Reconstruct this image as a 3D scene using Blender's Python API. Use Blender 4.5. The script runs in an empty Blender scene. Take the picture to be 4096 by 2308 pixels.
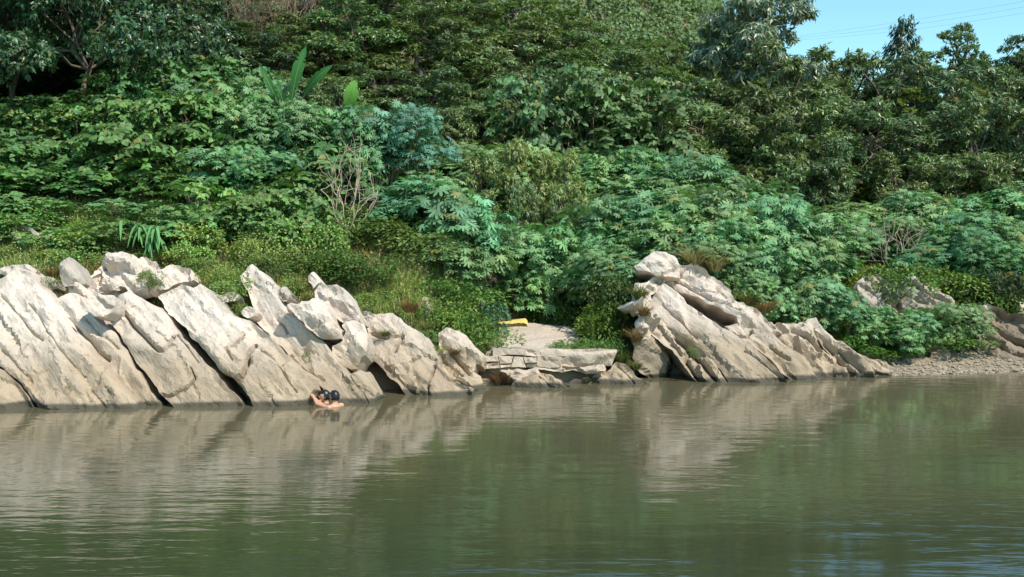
import bpy, math, random
import numpy as np
from mathutils import Vector, Matrix, geometry

# ------------------------------------------------------------------ camera, world, sun, exposure
scene = bpy.context.scene
COL = scene.collection
F_PX, CX, CY, CAMH = 4392.0, 2048.0, 1154.0, 3.0       # photograph is 4096 x 2308
PITCH = math.atan((CY - 945.0) / F_PX)                  # horizon row 945
cam_d = bpy.data.cameras.new('camera'); cam = bpy.data.objects.new('camera', cam_d); COL.objects.link(cam)
cam.location = (0, 0, CAMH); cam.rotation_euler = (math.pi / 2 - PITCH, 0, 0)
cam_d.sensor_width = 36.0; cam_d.lens = 36.0 * F_PX / 4096.0
cam_d.clip_start = 0.1; cam_d.clip_end = 3000
scene.camera = cam

TO_SUN = Vector((0.56, -0.60, 0.92)).normalized()
SUN_EL = math.asin(TO_SUN.z); SUN_AZ = math.atan2(TO_SUN.x, TO_SUN.y)
world = bpy.data.worlds.new('World'); scene.world = world; world.use_nodes = True
wn = world.node_tree.nodes; wl = world.node_tree.links
sky = wn.new('ShaderNodeTexSky'); sky.sky_type = 'NISHITA'; sky.sun_disc = False
sky.sun_elevation = SUN_EL; sky.sun_rotation = SUN_AZ
sky.air_density = 1.0; sky.dust_density = 0.0; sky.ozone_density = 1.0
tint = wn.new('ShaderNodeMix'); tint.data_type = 'RGBA'; tint.blend_type = 'MULTIPLY'; tint.inputs[0].default_value = 1.0; tint.inputs[7].default_value = (0.84, 1.18, 1.13, 1)
wl.new(sky.outputs[0], tint.inputs[6]); wl.new(tint.outputs[2], wn['Background'].inputs[0]); wn['Background'].inputs[1].default_value = 0.15
sun_d = bpy.data.lights.new('sun', 'SUN'); sun_d.energy = 4.6; sun_d.angle = math.radians(0.53)
sun_d.color = (1.0, 0.94, 0.84)
sun = bpy.data.objects.new('sun', sun_d); COL.objects.link(sun)
sun.rotation_euler = TO_SUN.to_track_quat('Z', 'Y').to_euler(); sun.location = (20, -20, 40)
vs = scene.view_settings
vs.view_transform = 'Standard'; vs.look = 'None'; vs.exposure = 0.22; vs.gamma = 1.0; vs.use_curve_mapping = False
scene.cycles.max_bounces = 6; scene.cycles.diffuse_bounces = 3; scene.cycles.glossy_bounces = 3
scene.cycles.transmission_bounces = 3; scene.cycles.transparent_max_bounces = 4

rng = np.random.default_rng(7); random.seed(7)

# ------------------------------------------------------------------ helpers
CP, SP = math.cos(PITCH), math.sin(PITCH)
def ray(x, y):
    a = (x - CX) / F_PX; b = -(y - CY) / F_PX
    return np.array([a, CP + b * SP, -SP + b * CP])
def at(x, y, Y):                        # point of pixel (x, y) at world depth Y
    d = ray(x, y); t = Y / d[1]
    return np.array([0, 0, CAMH]) + d * t
def onwater(x, y):
    d = ray(x, y); return np.array([0, 0, CAMH]) + d * (CAMH / -d[2])
def pix(p):
    q = np.asarray(p, float) - np.array([0, 0, CAMH])
    f = q[1] * CP - q[2] * SP; u = q[1] * SP + q[2] * CP
    return CX + F_PX * q[0] / f, CY - F_PX * u / f

def hash3(i, j, k, seed):
    h = (i * 374761393 + j * 668265263 + k * 2147483647 + seed * 974634777) & 0xffffffff
    h = ((h ^ (h >> 13)) * 1274126177) & 0xffffffff
    return ((h ^ (h >> 16)) & 0xffff) / 65535.0
def vnoise(p, seed=0):
    p = np.asarray(p, float); i = np.floor(p).astype(np.int64); f = p - i; f = f * f * (3 - 2 * f)
    r = 0
    for a in (0, 1):
        for b in (0, 1):
            for c in (0, 1):
                w = (f[:, 0] if a else 1 - f[:, 0]) * (f[:, 1] if b else 1 - f[:, 1]) * (f[:, 2] if c else 1 - f[:, 2])
                r = r + w * hash3(i[:, 0] + a, i[:, 1] + b, i[:, 2] + c, seed)
    return r * 2 - 1
def fbm(p, octv=4, seed=0, gain=0.5):
    p = np.asarray(p, float); r = 0; a = 1.0
    for o in range(octv):
        r = r + a * vnoise(p * (2.03 ** o) + 17.3 * o, seed + o); a *= gain
    return r

def mesh_np(name, V, F, mat=None, smooth=True):
    V = np.asarray(V, np.float32); F = np.asarray(F, np.int32)
    me = bpy.data.meshes.new(name); k = F.shape[1]
    me.vertices.add(len(V)); me.vertices.foreach_set('co', V.ravel())
    me.loops.add(F.size); me.loops.foreach_set('vertex_index', F.ravel())
    me.polygons.add(len(F)); me.polygons.foreach_set('loop_start', np.arange(0, F.size, k, dtype=np.int32))
    me.polygons.foreach_set('loop_total', np.full(len(F), k, np.int32))
    me.polygons.foreach_set('use_smooth', np.full(len(F), smooth, bool))
    me.update(calc_edges=True)
    if mat: me.materials.append(mat)
    return me
def link(name, data, parent=None, loc=None):
    o = bpy.data.objects.new(name, data); COL.objects.link(o)
    if parent: o.parent = parent
    if loc is not None: o.location = loc
    return o
def tag(o, label=None, cat=None, group=None, kind=None):
    if label: o['label'] = label
    if cat: o['category'] = cat
    if group: o['group'] = group
    if kind: o['kind'] = kind
    return o
class MB:                                 # triangle collector
    def __init__(s): s.V = []; s.F = []; s.n = 0
    def add(s, V, F):
        V = np.asarray(V, float).reshape(-1, 3); F = np.asarray(F, int).reshape(-1, 3)
        s.V.append(V); s.F.append(F + s.n); s.n += len(V); return s
    def tube(s, pts, rad, sides=5):
        pts = np.asarray(pts, float); n = len(pts); rad = np.broadcast_to(np.asarray(rad, float), (n,))
        t = np.gradient(pts, axis=0); t /= np.linalg.norm(t, axis=1)[:, None] + 1e-9
        ref = np.array([0.31, 0.87, 0.21]); a = np.cross(t, ref); a /= np.linalg.norm(a, axis=1)[:, None] + 1e-9
        b = np.cross(t, a); th = np.arange(sides) * 2 * math.pi / sides
        V = (pts[:, None, :] + rad[:, None, None] * (np.cos(th)[None, :, None] * a[:, None, :] + np.sin(th)[None, :, None] * b[:, None, :])).reshape(-1, 3)
        F = []
        for i in range(n - 1):
            for j in range(sides):
                p, q = i * sides + j, i * sides + (j + 1) % sides
                F += [(p, q, q + sides), (p, q + sides, p + sides)]
        for j in range(1, sides - 1):
            F.append(((n - 1) * sides, (n - 1) * sides + j, (n - 1) * sides + j + 1))
        return s.add(V, F)
    def box(s, c, h, rz=0.0, taper=0.0):
        x, y, z = h
        V = np.array([(-x, -y, -z), (x, -y, -z), (x, y, -z), (-x, y, -z), (-x + taper, -y + taper, z), (x - taper, -y + taper, z), (x - taper, y - taper, z), (-x + taper, y - taper, z)])
        cz, sz = math.cos(rz), math.sin(rz)
        V = V @ np.array([[cz, sz, 0], [-sz, cz, 0], [0, 0, 1]]) + np.asarray(c)
        F = [(0, 2, 1), (0, 3, 2), (4, 5, 6), (4, 6, 7), (0, 1, 5), (0, 5, 4), (1, 2, 6), (1, 6, 5), (2, 3, 7), (2, 7, 6), (3, 0, 4), (3, 4, 7)]
        return s.add(V, F)
    def arrays(s): return np.concatenate(s.V), np.concatenate(s.F)
    def mesh(s, name, mat=None, smooth=True):
        V, F = s.arrays(); return mesh_np(name, V, F, mat, smooth)

# ------------------------------------------------------------------ materials
def newmat(name):
    m = bpy.data.materials.new(name); m.use_nodes = True
    nt = m.node_tree; b = nt.nodes['Principled BSDF']; return m, nt, b
def node(nt, typ, **kw):
    n = nt.nodes.new(typ)
    for k, v in kw.items():
        if k.startswith('i_'):
            n.inputs[k[2:].replace('_', ' ')].default_value = v
        else: setattr(n, k, v)
    return n
def ramp(nt, stops, src=None):
    r = nt.nodes.new('ShaderNodeValToRGB'); el = r.color_ramp.elements
    while len(el) < len(stops): el.new(0.5)
    for e, (p, c) in zip(el, stops):
        e.position = p; e.color = (*c, 1) if len(c) == 3 else c
    if src is not None: nt.links.new(src, r.inputs[0])
    return r
def mixc(nt, a, b, fac, mode='MIX'):
    m = nt.nodes.new('ShaderNodeMix'); m.data_type = 'RGBA'; m.blend_type = mode
    for sock, v in ((m.inputs[6], a), (m.inputs[7], b), (m.inputs[0], fac)):
        if isinstance(v, bpy.types.NodeSocket): nt.links.new(v, sock)
        elif isinstance(v, (int, float)): sock.default_value = v
        else: sock.default_value = (*v, 1)
    return m.outputs[2]
def math_(nt, op, a, b=None, clamp=False):
    m = nt.nodes.new('ShaderNodeMath'); m.operation = op; m.use_clamp = clamp
    for s, v in zip(m.inputs, (a, b)):
        if v is None: continue
        if isinstance(v, bpy.types.NodeSocket): nt.links.new(v, s)
        else: s.default_value = v
    return m.outputs[0]
def noise(nt, vec, scale, detail=4, rough=0.55, dist=0.0):
    n = nt.nodes.new('ShaderNodeTexNoise'); n.inputs['Scale'].default_value = scale
    n.inputs['Detail'].default_value = detail; n.inputs['Roughness'].default_value = rough; n.inputs['Distortion'].default_value = dist
    nt.links.new(vec, n.inputs['Vector']); return n.outputs[0]
def mapping(nt, vec, scale=(1, 1, 1), rot=(0, 0, 0), kind='POINT'):
    m = nt.nodes.new('ShaderNodeMapping'); m.vector_type = kind; m.inputs['Scale'].default_value = scale; m.inputs['Rotation'].default_value = rot
    nt.links.new(vec, m.inputs[0]); return m.outputs[0]
def bump(nt, h, strength, dist, prev=None):
    b = nt.nodes.new('ShaderNodeBump'); b.inputs['Strength'].default_value = strength; b.inputs['Distance'].default_value = dist
    nt.links.new(h, b.inputs['Height'])
    if prev is not None: nt.links.new(prev, b.inputs['Normal'])
    return b.outputs[0]

def rock_material(name, pale, tan, dark, silt=1.05, grey=0.0):
    m, nt, b = newmat(name); L = nt.links
    g = node(nt, 'ShaderNodeNewGeometry'); pos = g.outputs['Position']
    oi = node(nt, 'ShaderNodeObjectInfo')
    sep = node(nt, 'ShaderNodeSeparateXYZ'); L.new(pos, sep.inputs[0])
    bed = mapping(nt, pos, (1.8, 0.6, 0.3), (0, math.radians(47), 0), 'TEXTURE')        # along the bedding
    n1 = noise(nt, pos, 0.9, 5, 0.6); n2 = noise(nt, bed, 1.6, 6, 0.62, 0.4); n3 = noise(nt, pos, 9.0, 7, 0.7); n4 = noise(nt, bed, 6.0, 5, 0.6)
    zz = math_(nt, 'ADD', sep.outputs[2], math_(nt, 'MULTIPLY', math_(nt, 'SUBTRACT', n1, 0.5), 1.3))
    zz = math_(nt, 'ADD', zz, math_(nt, 'MULTIPLY', math_(nt, 'SUBTRACT', n2, 0.5), 0.7))
    hfac = ramp(nt, [(0.0, (0, 0, 0)), (1.0, (1, 1, 1))], math_(nt, 'DIVIDE', math_(nt, 'SUBTRACT', zz, silt - 0.55), 1.0, True)).outputs[0]
    tanv = mixc(nt, tan, tuple(0.72 * c for c in tan), ramp(nt, [(0.42, (0, 0, 0)), (0.66, (1, 1, 1))], n2).outputs[0])
    tanv = mixc(nt, tanv, (0.50, 0.36, 0.22), math_(nt, 'MULTIPLY', ramp(nt, [(0.55, (0, 0, 0)), (0.72, (1, 1, 1))], n3).outputs[0], 0.35))
    palev = mixc(nt, pale, (0.55, 0.42, 0.33), math_(nt, 'MULTIPLY', ramp(nt, [(0.5, (0, 0, 0)), (0.7, (1, 1, 1))], n2).outputs[0], 0.55))
    c = mixc(nt, tanv, palev, hfac)
    st = math_(nt, 'MULTIPLY', ramp(nt, [(0.55, (0, 0, 0)), (0.70, (1, 1, 1))], n4).outputs[0], 0.55)
    c = mixc(nt, c, dark, math_(nt, 'MULTIPLY', st, ramp(nt, [(0.35, (0.25, 0.25, 0.25)), (0.65, (1, 1, 1))], n1).outputs[0]))
    gr = ramp(nt, [(0.60, (0, 0, 0)), (0.75, (1, 1, 1))], noise(nt, pos, 3.1, 7, 0.7)).outputs[0]
    c = mixc(nt, c, (0.23, 0.22, 0.19), math_(nt, 'MULTIPLY', gr, 0.5 + grey))
    # individual hue of each stone
    sp_ = ramp(nt, [(0.60, (0, 0, 0)), (0.66, (1, 1, 1))], noise(nt, pos, 17.0, 5, 0.75)).outputs[0]
    c = mixc(nt, c, (0.17, 0.13, 0.095), math_(nt, 'MULTIPLY', sp_, 0.5))
    hs = node(nt, 'ShaderNodeHueSaturation'); L.new(c, hs.inputs['Color'])
    L.new(math_(nt, 'ADD', 0.90, math_(nt, 'MULTIPLY', oi.outputs['Random'], 0.2)), hs.inputs['Value'])
    c = hs.outputs[0]
    # wet algae line just over the river
    wet = math_(nt, 'ADD', sep.outputs[2], math_(nt, 'MULTIPLY', math_(nt, 'SUBTRACT', n1, 0.5), 0.14))
    wetf = ramp(nt, [(0.0, (1, 1, 1)), (0.07, (0.95, 0.95, 0.95)), (0.115, (0, 0, 0))], wet).outputs[0]
    c = mixc(nt, c, (0.085, 0.075, 0.055), wetf)
    L.new(c, b.inputs['Base Color']); b.inputs['Roughness'].default_value = 0.88; b.inputs['Specular IOR Level'].default_value = 0.25
    nb = bump(nt, n4, 0.6, 0.055); nb = bump(nt, n3, 0.6, 0.035, nb); nb = bump(nt, noise(nt, pos, 28.0, 6, 0.75), 0.6, 0.016, nb)
    L.new(nb, b.inputs['Normal'])
    return m
ROCK = rock_material('limestone', (0.65, 0.55, 0.46), (0.44, 0.34, 0.235), (0.20, 0.15, 0.10))
ROCK_WHITE = rock_material('limestone_bleached', (0.80, 0.78, 0.76), (0.62, 0.58, 0.52), (0.25, 0.23, 0.2), silt=0.2)
ROCK_LAND = rock_material('landing_stone', (0.56, 0.46, 0.36), (0.5, 0.4, 0.29), (0.24, 0.18, 0.12), silt=.2)
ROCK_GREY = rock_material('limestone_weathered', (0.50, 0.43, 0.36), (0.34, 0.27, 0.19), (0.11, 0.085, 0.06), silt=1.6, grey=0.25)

def leaf_material(name, rough=0.45, trans=0.28, spec=0.4, yellow=0.04):
    m, nt, b = newmat(name); L = nt.links
    oi = node(nt, 'ShaderNodeObjectInfo'); g = node(nt, 'ShaderNodeNewGeometry')
    r = g.outputs['Random Per Island']
    hs = node(nt, 'ShaderNodeHueSaturation'); L.new(oi.outputs['Color'], hs.inputs['Color'])
    L.new(ramp(nt, [(0, (0.62, 0.62, 0.62)), (0.8, (1.15, 1.15, 1.15)), (1, (1.5, 1.5, 1.5))], r).outputs[0], hs.inputs['Value'])
    r2 = math_(nt, 'FRACT', math_(nt, 'MULTIPLY', r, 37.7))
    L.new(math_(nt, 'ADD', 0.475, math_(nt, 'MULTIPLY', r2, 0.045)), hs.inputs['Hue'])
    c = hs.outputs[0]
    r3 = math_(nt, 'FRACT', math_(nt, 'MULTIPLY', r, 113.3))
    c = mixc(nt, c, (0.30, 0.24, 0.05), ramp(nt, [(1 - yellow - 0.001, (0, 0, 0)), (1 - yellow, (0.7, 0.7, 0.7))], r3).outputs[0])
    nz = noise(nt, g.outputs['Position'], 0.55, 3)
    c = mixc(nt, c, (0.55, 0.55, 0.55), ramp(nt, [(0.35, (0.35, 0.35, 0.35)), (0.6, (0, 0, 0))], nz).outputs[0], 'MULTIPLY')
    L.new(c, b.inputs['Base Color']); b.inputs['Roughness'].default_value = rough; b.inputs['Specular IOR Level'].default_value = spec
    tr = node(nt, 'ShaderNodeBsdfTranslucent')
    L.new(mixc(nt, c, (1.0, 1.25, 0.45), 1.0, 'MULTIPLY'), tr.inputs[0])
    ms = node(nt, 'ShaderNodeMixShader'); ms.inputs[0].default_value = trans
    L.new(b.outputs[0], ms.inputs[1]); L.new(tr.outputs[0], ms.inputs[2])
    L.new(ms.outputs[0], nt.nodes['Material Output'].inputs[0])
    return m
LEAF = leaf_material('leaf_soft', 0.5, 0.28, 0.35)
LEAF_WAX = leaf_material('leaf_waxy', 0.36, 0.18, 0.55, 0.03)
LEAF_BANANA = leaf_material('leaf_banana', 0.6, 0.15, 0.12, 0.0)
LEAF_GRASS = leaf_material('leaf_grass', 0.6, 0.3, 0.25, 0.12)

def flat_material(name, col, rough=0.8, var=0.35, scale=8.0, bmp=0.3):
    m, nt, b = newmat(name)
    g = node(nt, 'ShaderNodeTexCoord'); n = noise(nt, g.outputs['Object'], scale, 5, 0.6)
    c = mixc(nt, col, tuple(x * (1 - var) for x in col), n)
    nt.links.new(c, b.inputs['Base Color']); b.inputs['Roughness'].default_value = rough
    if bmp: nt.links.new(bump(nt, n, bmp, 0.02), b.inputs['Normal'])
    return m
BARK = flat_material('bark', (0.15, 0.115, 0.08)); STEM = flat_material('green_stem', (0.16, 0.2, 0.09))
DEADWOOD = flat_material('dead_wood', (0.50, 0.39, 0.28)); DRY = flat_material('dry_twig', (0.26, 0.175, 0.12))
SKIN = flat_material('skin', (0.60, 0.33, 0.21), 0.5, 0.12, 20, 0); HAIR = flat_material('hair', (0.012, 0.012, 0.014), 0.4, 0.3, 30, 0.2)
CLOTH = flat_material('yellow_cloth', (0.74, 0.58, 0.17), 0.7, 0.2, 5, 0.3); FLOWER = flat_material('petal', (0.72, 0.68, 0.36), 0.6, 0.1, 5, 0)
WIRE = flat_material('wire', (0.35, 0.37, 0.4), 0.5, 0.1, 5, 0); CONCRETE = flat_material('concrete', (0.4, 0.39, 0.37))

def ground_material():
    m, nt, b = newmat('bank_soil'); L = nt.links
    g = node(nt, 'ShaderNodeNewGeometry'); p = g.outputs['Position']
    sep = node(nt, 'ShaderNodeSeparateXYZ'); L.new(p, sep.inputs[0])
    n1 = noise(nt, p, 1.2, 6, 0.65); n2 = noise(nt, p, 9.0, 6, 0.7)
    c = mixc(nt, (0.17, 0.125, 0.075), (0.07, 0.085, 0.03), ramp(nt, [(0.4, (0, 0, 0)), (0.62, (1, 1, 1))], n1).outputs[0])
    c = mixc(nt, c, (0.09, 0.065, 0.04), ramp(nt, [(0.5, (0, 0, 0)), (0.7, (1, 1, 1))], n2).outputs[0])
    low = ramp(nt, [(0.0, (1, 1, 1)), (0.35, (1, 1, 1)), (0.6, (0, 0, 0))], math_(nt, 'ADD', sep.outputs[2], math_(nt, 'MULTIPLY', n1, 0.2))).outputs[0]
    c = mixc(nt, c, mixc(nt, (0.36, 0.29, 0.20), (0.22, 0.17, 0.115), n2), low)
    L.new(c, b.inputs['Base Color']); b.inputs['Roughness'].default_value = 0.95
    L.new(bump(nt, n2, 0.7, 0.06), b.inputs['Normal']); return m
SOIL = ground_material()

def water_material():
    m, nt, b = newmat('river_water'); L = nt.links
    g = node(nt, 'ShaderNodeNewGeometry'); p = g.outputs['Position']
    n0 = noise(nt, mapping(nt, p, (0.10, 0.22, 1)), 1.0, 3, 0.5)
    sx = node(nt, 'ShaderNodeSeparateXYZ'); L.new(p, sx.inputs[0])              # body colour paler and browner towards the far bank, painting in rock reflections
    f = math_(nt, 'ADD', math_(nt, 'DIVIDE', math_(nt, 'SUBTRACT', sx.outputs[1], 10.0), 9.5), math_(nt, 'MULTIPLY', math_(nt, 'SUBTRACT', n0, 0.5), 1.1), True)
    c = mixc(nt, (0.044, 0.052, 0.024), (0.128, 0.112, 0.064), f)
    L.new(c, b.inputs['Base Color']); b.inputs['Roughness'].default_value = 0.06; b.inputs['IOR'].default_value = 1.45
    b.inputs['Specular IOR Level'].default_value = 0.5
    mask = ramp(nt, [(0.40, (0.04, 0.04, 0.04)), (0.66, (1, 1, 1))], noise(nt, mapping(nt, p, (0.16, 0.3, 1), (0, 0, 0.25)), 1.0, 3, 0.55)).outputs[0]
    w1 = noise(nt, mapping(nt, p, (1.1, 4.2, 1), (0, 0, 0.10)), 1.0, 3, 0.5, 0.35)
    w2 = noise(nt, mapping(nt, p, (3.2, 10.0, 1), (0, 0, -0.08)), 1.0, 2, 0.5, 0.5)
    w3 = noise(nt, mapping(nt, p, (0.35, 0.8, 1), (0, 0, 0.2)), 1.0, 2, 0.5)
    h = math_(nt, 'ADD', math_(nt, 'MULTIPLY', math_(nt, 'MULTIPLY', w1, mask), 0.012), math_(nt, 'MULTIPLY', math_(nt, 'MULTIPLY', w2, mask), 0.0034))
    h = math_(nt, 'ADD', h, math_(nt, 'MULTIPLY', w3, 0.006))
    h = math_(nt, 'ADD', h, math_(nt, 'MULTIPLY', w1, 0.002))
    L.new(bump(nt, h, 1.0, 1.0), b.inputs['Normal'])
    return m
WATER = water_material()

# ------------------------------------------------------------------ shoreline and terrain
SHORE_PX = [(-1500, 1665), (-500, 1648), (0, 1636), (300, 1632), (1000, 1628), (1300, 1612), (1500, 1592), (1950, 1562), (2300, 1548), (2700, 1530), (3150, 1523), (3550, 1505), (4096, 1488), (4800, 1470), (6000, 1445)]
_sp = np.array([onwater(*p) for p in SHORE_PX])
def shore(X): return np.interp(X, _sp[:, 0], _sp[:, 1])
STATIONS = [
    (-60, [(-4, -1.6), (0, -0.6), (0.9, 0.0), (3.0, 2.0), (6, 3.0), (10, 4.6), (16, 7.2), (25, 11), (60, 20), (200, 26)]),
    (-2.4, [(-4, -1.6), (0, -0.7), (1.0, -0.1), (3.0, 2.0), (6, 3.0), (10, 4.4), (16, 6.8), (25, 10.5), (60, 19), (200, 24)]),
    (-1.3, [(-4, -1.6), (0, -0.8), (1.2, -0.1), (2.6, 1.0), (6, 2.0), (10, 3.6), (16, 6.2), (25, 10), (60, 18), (200, 22)]),
    (-0.35, [(-4, -1.6), (0, -0.8), (0.6, -0.4), (0.9, 0.3), (4.6, 0.62), (6, 1.15), (10, 3.0), (16, 5.8), (25, 9.6), (60, 17), (200, 21)]),
    (1.6, [(-4, -1.6), (0, -0.8), (0.6, -0.4), (0.9, 0.3), (4.6, 0.62), (6, 1.2), (10, 3.0), (16, 5.8), (25, 9.4), (60, 16), (200, 20)]),
    (2.7, [(-4, -1.6), (0, -0.8), (1.2, -0.3), (3.0, 1.35), (6, 2.2), (10, 3.5), (16, 6), (25, 9), (60, 16), (200, 26)]),
    (4.0, [(-4, -1.6), (0, -0.8), (1.2, -0.2), (3.0, 1.35), (6, 2.3), (10, 3.6), (16, 5.9), (25, 8.6), (60, 14), (200, 20)]),
    (6.0, [(-4, -1.6), (0, -0.4), (0.6, 0.0), (3.0, 0.85), (6, 1.9), (10, 3.4), (16, 5.6), (25, 8.0), (60, 11), (200, 14)]),
    (8.5, [(-4, -1.6), (0, -0.03), (0.8, 0.12), (3.0, 0.85), (5, 1.7), (10, 3.5), (16, 5.6), (25, 7.8), (60, 10), (200, 12)]),
    (13, [(-4, -1.6), (0, -0.03), (0.8, 0.12), (3.0, 1.0), (5, 1.9), (10, 3.6), (16, 5.6), (25, 7.8), (60, 10), (200, 12)]),
    (80, [(-4, -1.6), (0, -0.03), (1.3, 0.16), (3.0, 1.0), (5, 1.9), (10, 3.6), (16, 5.6), (25, 7.8), (60, 10), (200, 12)])]
def terrain(X, Y):
    X = np.atleast_1d(np.asarray(X, float)); Y = np.atleast_1d(np.asarray(Y, float))
    s = Y - shore(X); xs = np.array([a for a, _ in STATIONS])
    Z = np.stack([np.interp(s, [a for a, _ in st], [b for _, b in st]) for _, st in STATIONS])
    k = np.clip(np.searchsorted(xs, X) - 1, 0, len(xs) - 2); t = np.clip((X - xs[k]) / (xs[k + 1] - xs[k]), 0, 1); t = t * t * (3 - 2 * t)
    j = np.arange(len(X)); z = Z[k, j] * (1 - t) + Z[k + 1, j] * t
    P = np.stack([X, Y, X * 0], 1)
    amp = np.clip((s - 1.2) / 3, 0, 1) * np.clip(np.maximum(np.maximum(-.6 - X, X - 2.2), s - 5.2) / .8, .1, 1)      # level ground under the landing
    return z + amp * (0.22 * fbm(P * 0.5, 3, 5) + 0.05 * vnoise(P * 2.1, 9))
def tz(x, y): return float(terrain(x, y)[0])

def ground_hit(x, y, y0=19.0, y1=60.0):       # where the sight line of a pixel meets the bank
    Ys = np.linspace(y0, y1, 500); d = ray(x, y); t = Ys / d[1]
    below = (CAMH + d[2] * t) < terrain(d[0] * t, Ys)
    i = int(np.argmax(below)) if below.any() else len(Ys) - 1
    return np.array([d[0] * t[i], Ys[i], CAMH + d[2] * t[i]])

gx = np.unique(np.concatenate([np.linspace(-400, -16, 24), np.arange(-16, 17, 0.22), np.linspace(17, 400, 24)]))
gy = np.unique(np.concatenate([np.linspace(-60, 14, 8), np.arange(14, 34, 0.22), np.arange(34, 70, 1.5), np.linspace(70, 900, 18)]))
GX, GY = np.meshgrid(gx, gy)
GZ = terrain(GX.ravel(), GY.ravel())
nx, ny = len(gx), len(gy)
ii, jj = np.meshgrid(np.arange(nx - 1), np.arange(ny - 1)); q = (jj * nx + ii).ravel()
ground = link('riverbank', mesh_np('riverbank', np.stack([GX.ravel(), GY.ravel(), GZ], 1), np.stack([q, q + 1, q + nx + 1, q + nx], 1), SOIL))
tag(ground, 'earthen river bank rising from the water to the wooded slope', 'riverbank', kind='structure')
wv = [(-400, -80, 0), (400, -80, 0), (400, 60, 0), (-400, 60, 0)]
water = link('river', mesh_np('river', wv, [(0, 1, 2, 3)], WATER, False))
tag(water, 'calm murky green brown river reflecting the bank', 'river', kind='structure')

# ------------------------------------------------------------------ rocks: outline on a leaning face, then real depth
def chaikin(P, n=1):
    for _ in range(n):
        Q = np.roll(P, -1, 0); P = np.stack([0.78 * P + 0.22 * Q, 0.22 * P + 0.78 * Q], 1).reshape(-1, 2)
    return P
def resample(P, step, closed=True):
    out = []
    n = len(P)
    for i in range(n if closed else n - 1):
        a, b = P[i], P[(i + 1) % n]; k = max(1, int(round(np.linalg.norm(b - a) / step)))
        for t in range(k): out.append(a + (b - a) * t / k)
    if not closed: out.append(P[-1])
    return np.array(out)
def segdist(P, A, B):
    AB = B - A; L = (AB ** 2).sum(1) + 1e-12
    t = np.clip(((P[:, None, :] - A[None]) * AB[None]).sum(2) / L[None], 0, 1)
    d = P[:, None, :] - (A[None] + t[..., None] * AB[None])
    return np.sqrt((d ** 2).sum(2)).min(1)
def inside(P, poly):
    r = np.zeros(len(P), bool); x, y = P[:, 0], P[:, 1]; n = len(poly)
    for i in range(n):
        a, b = poly[i], poly[i - 1]
        c = ((a[1] > y) != (b[1] > y)) & (x < (b[0] - a[0]) * (y - a[1]) / (b[1] - a[1] + 1e-12) + a[0]); r ^= c
    return r
ROCKS = []
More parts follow.
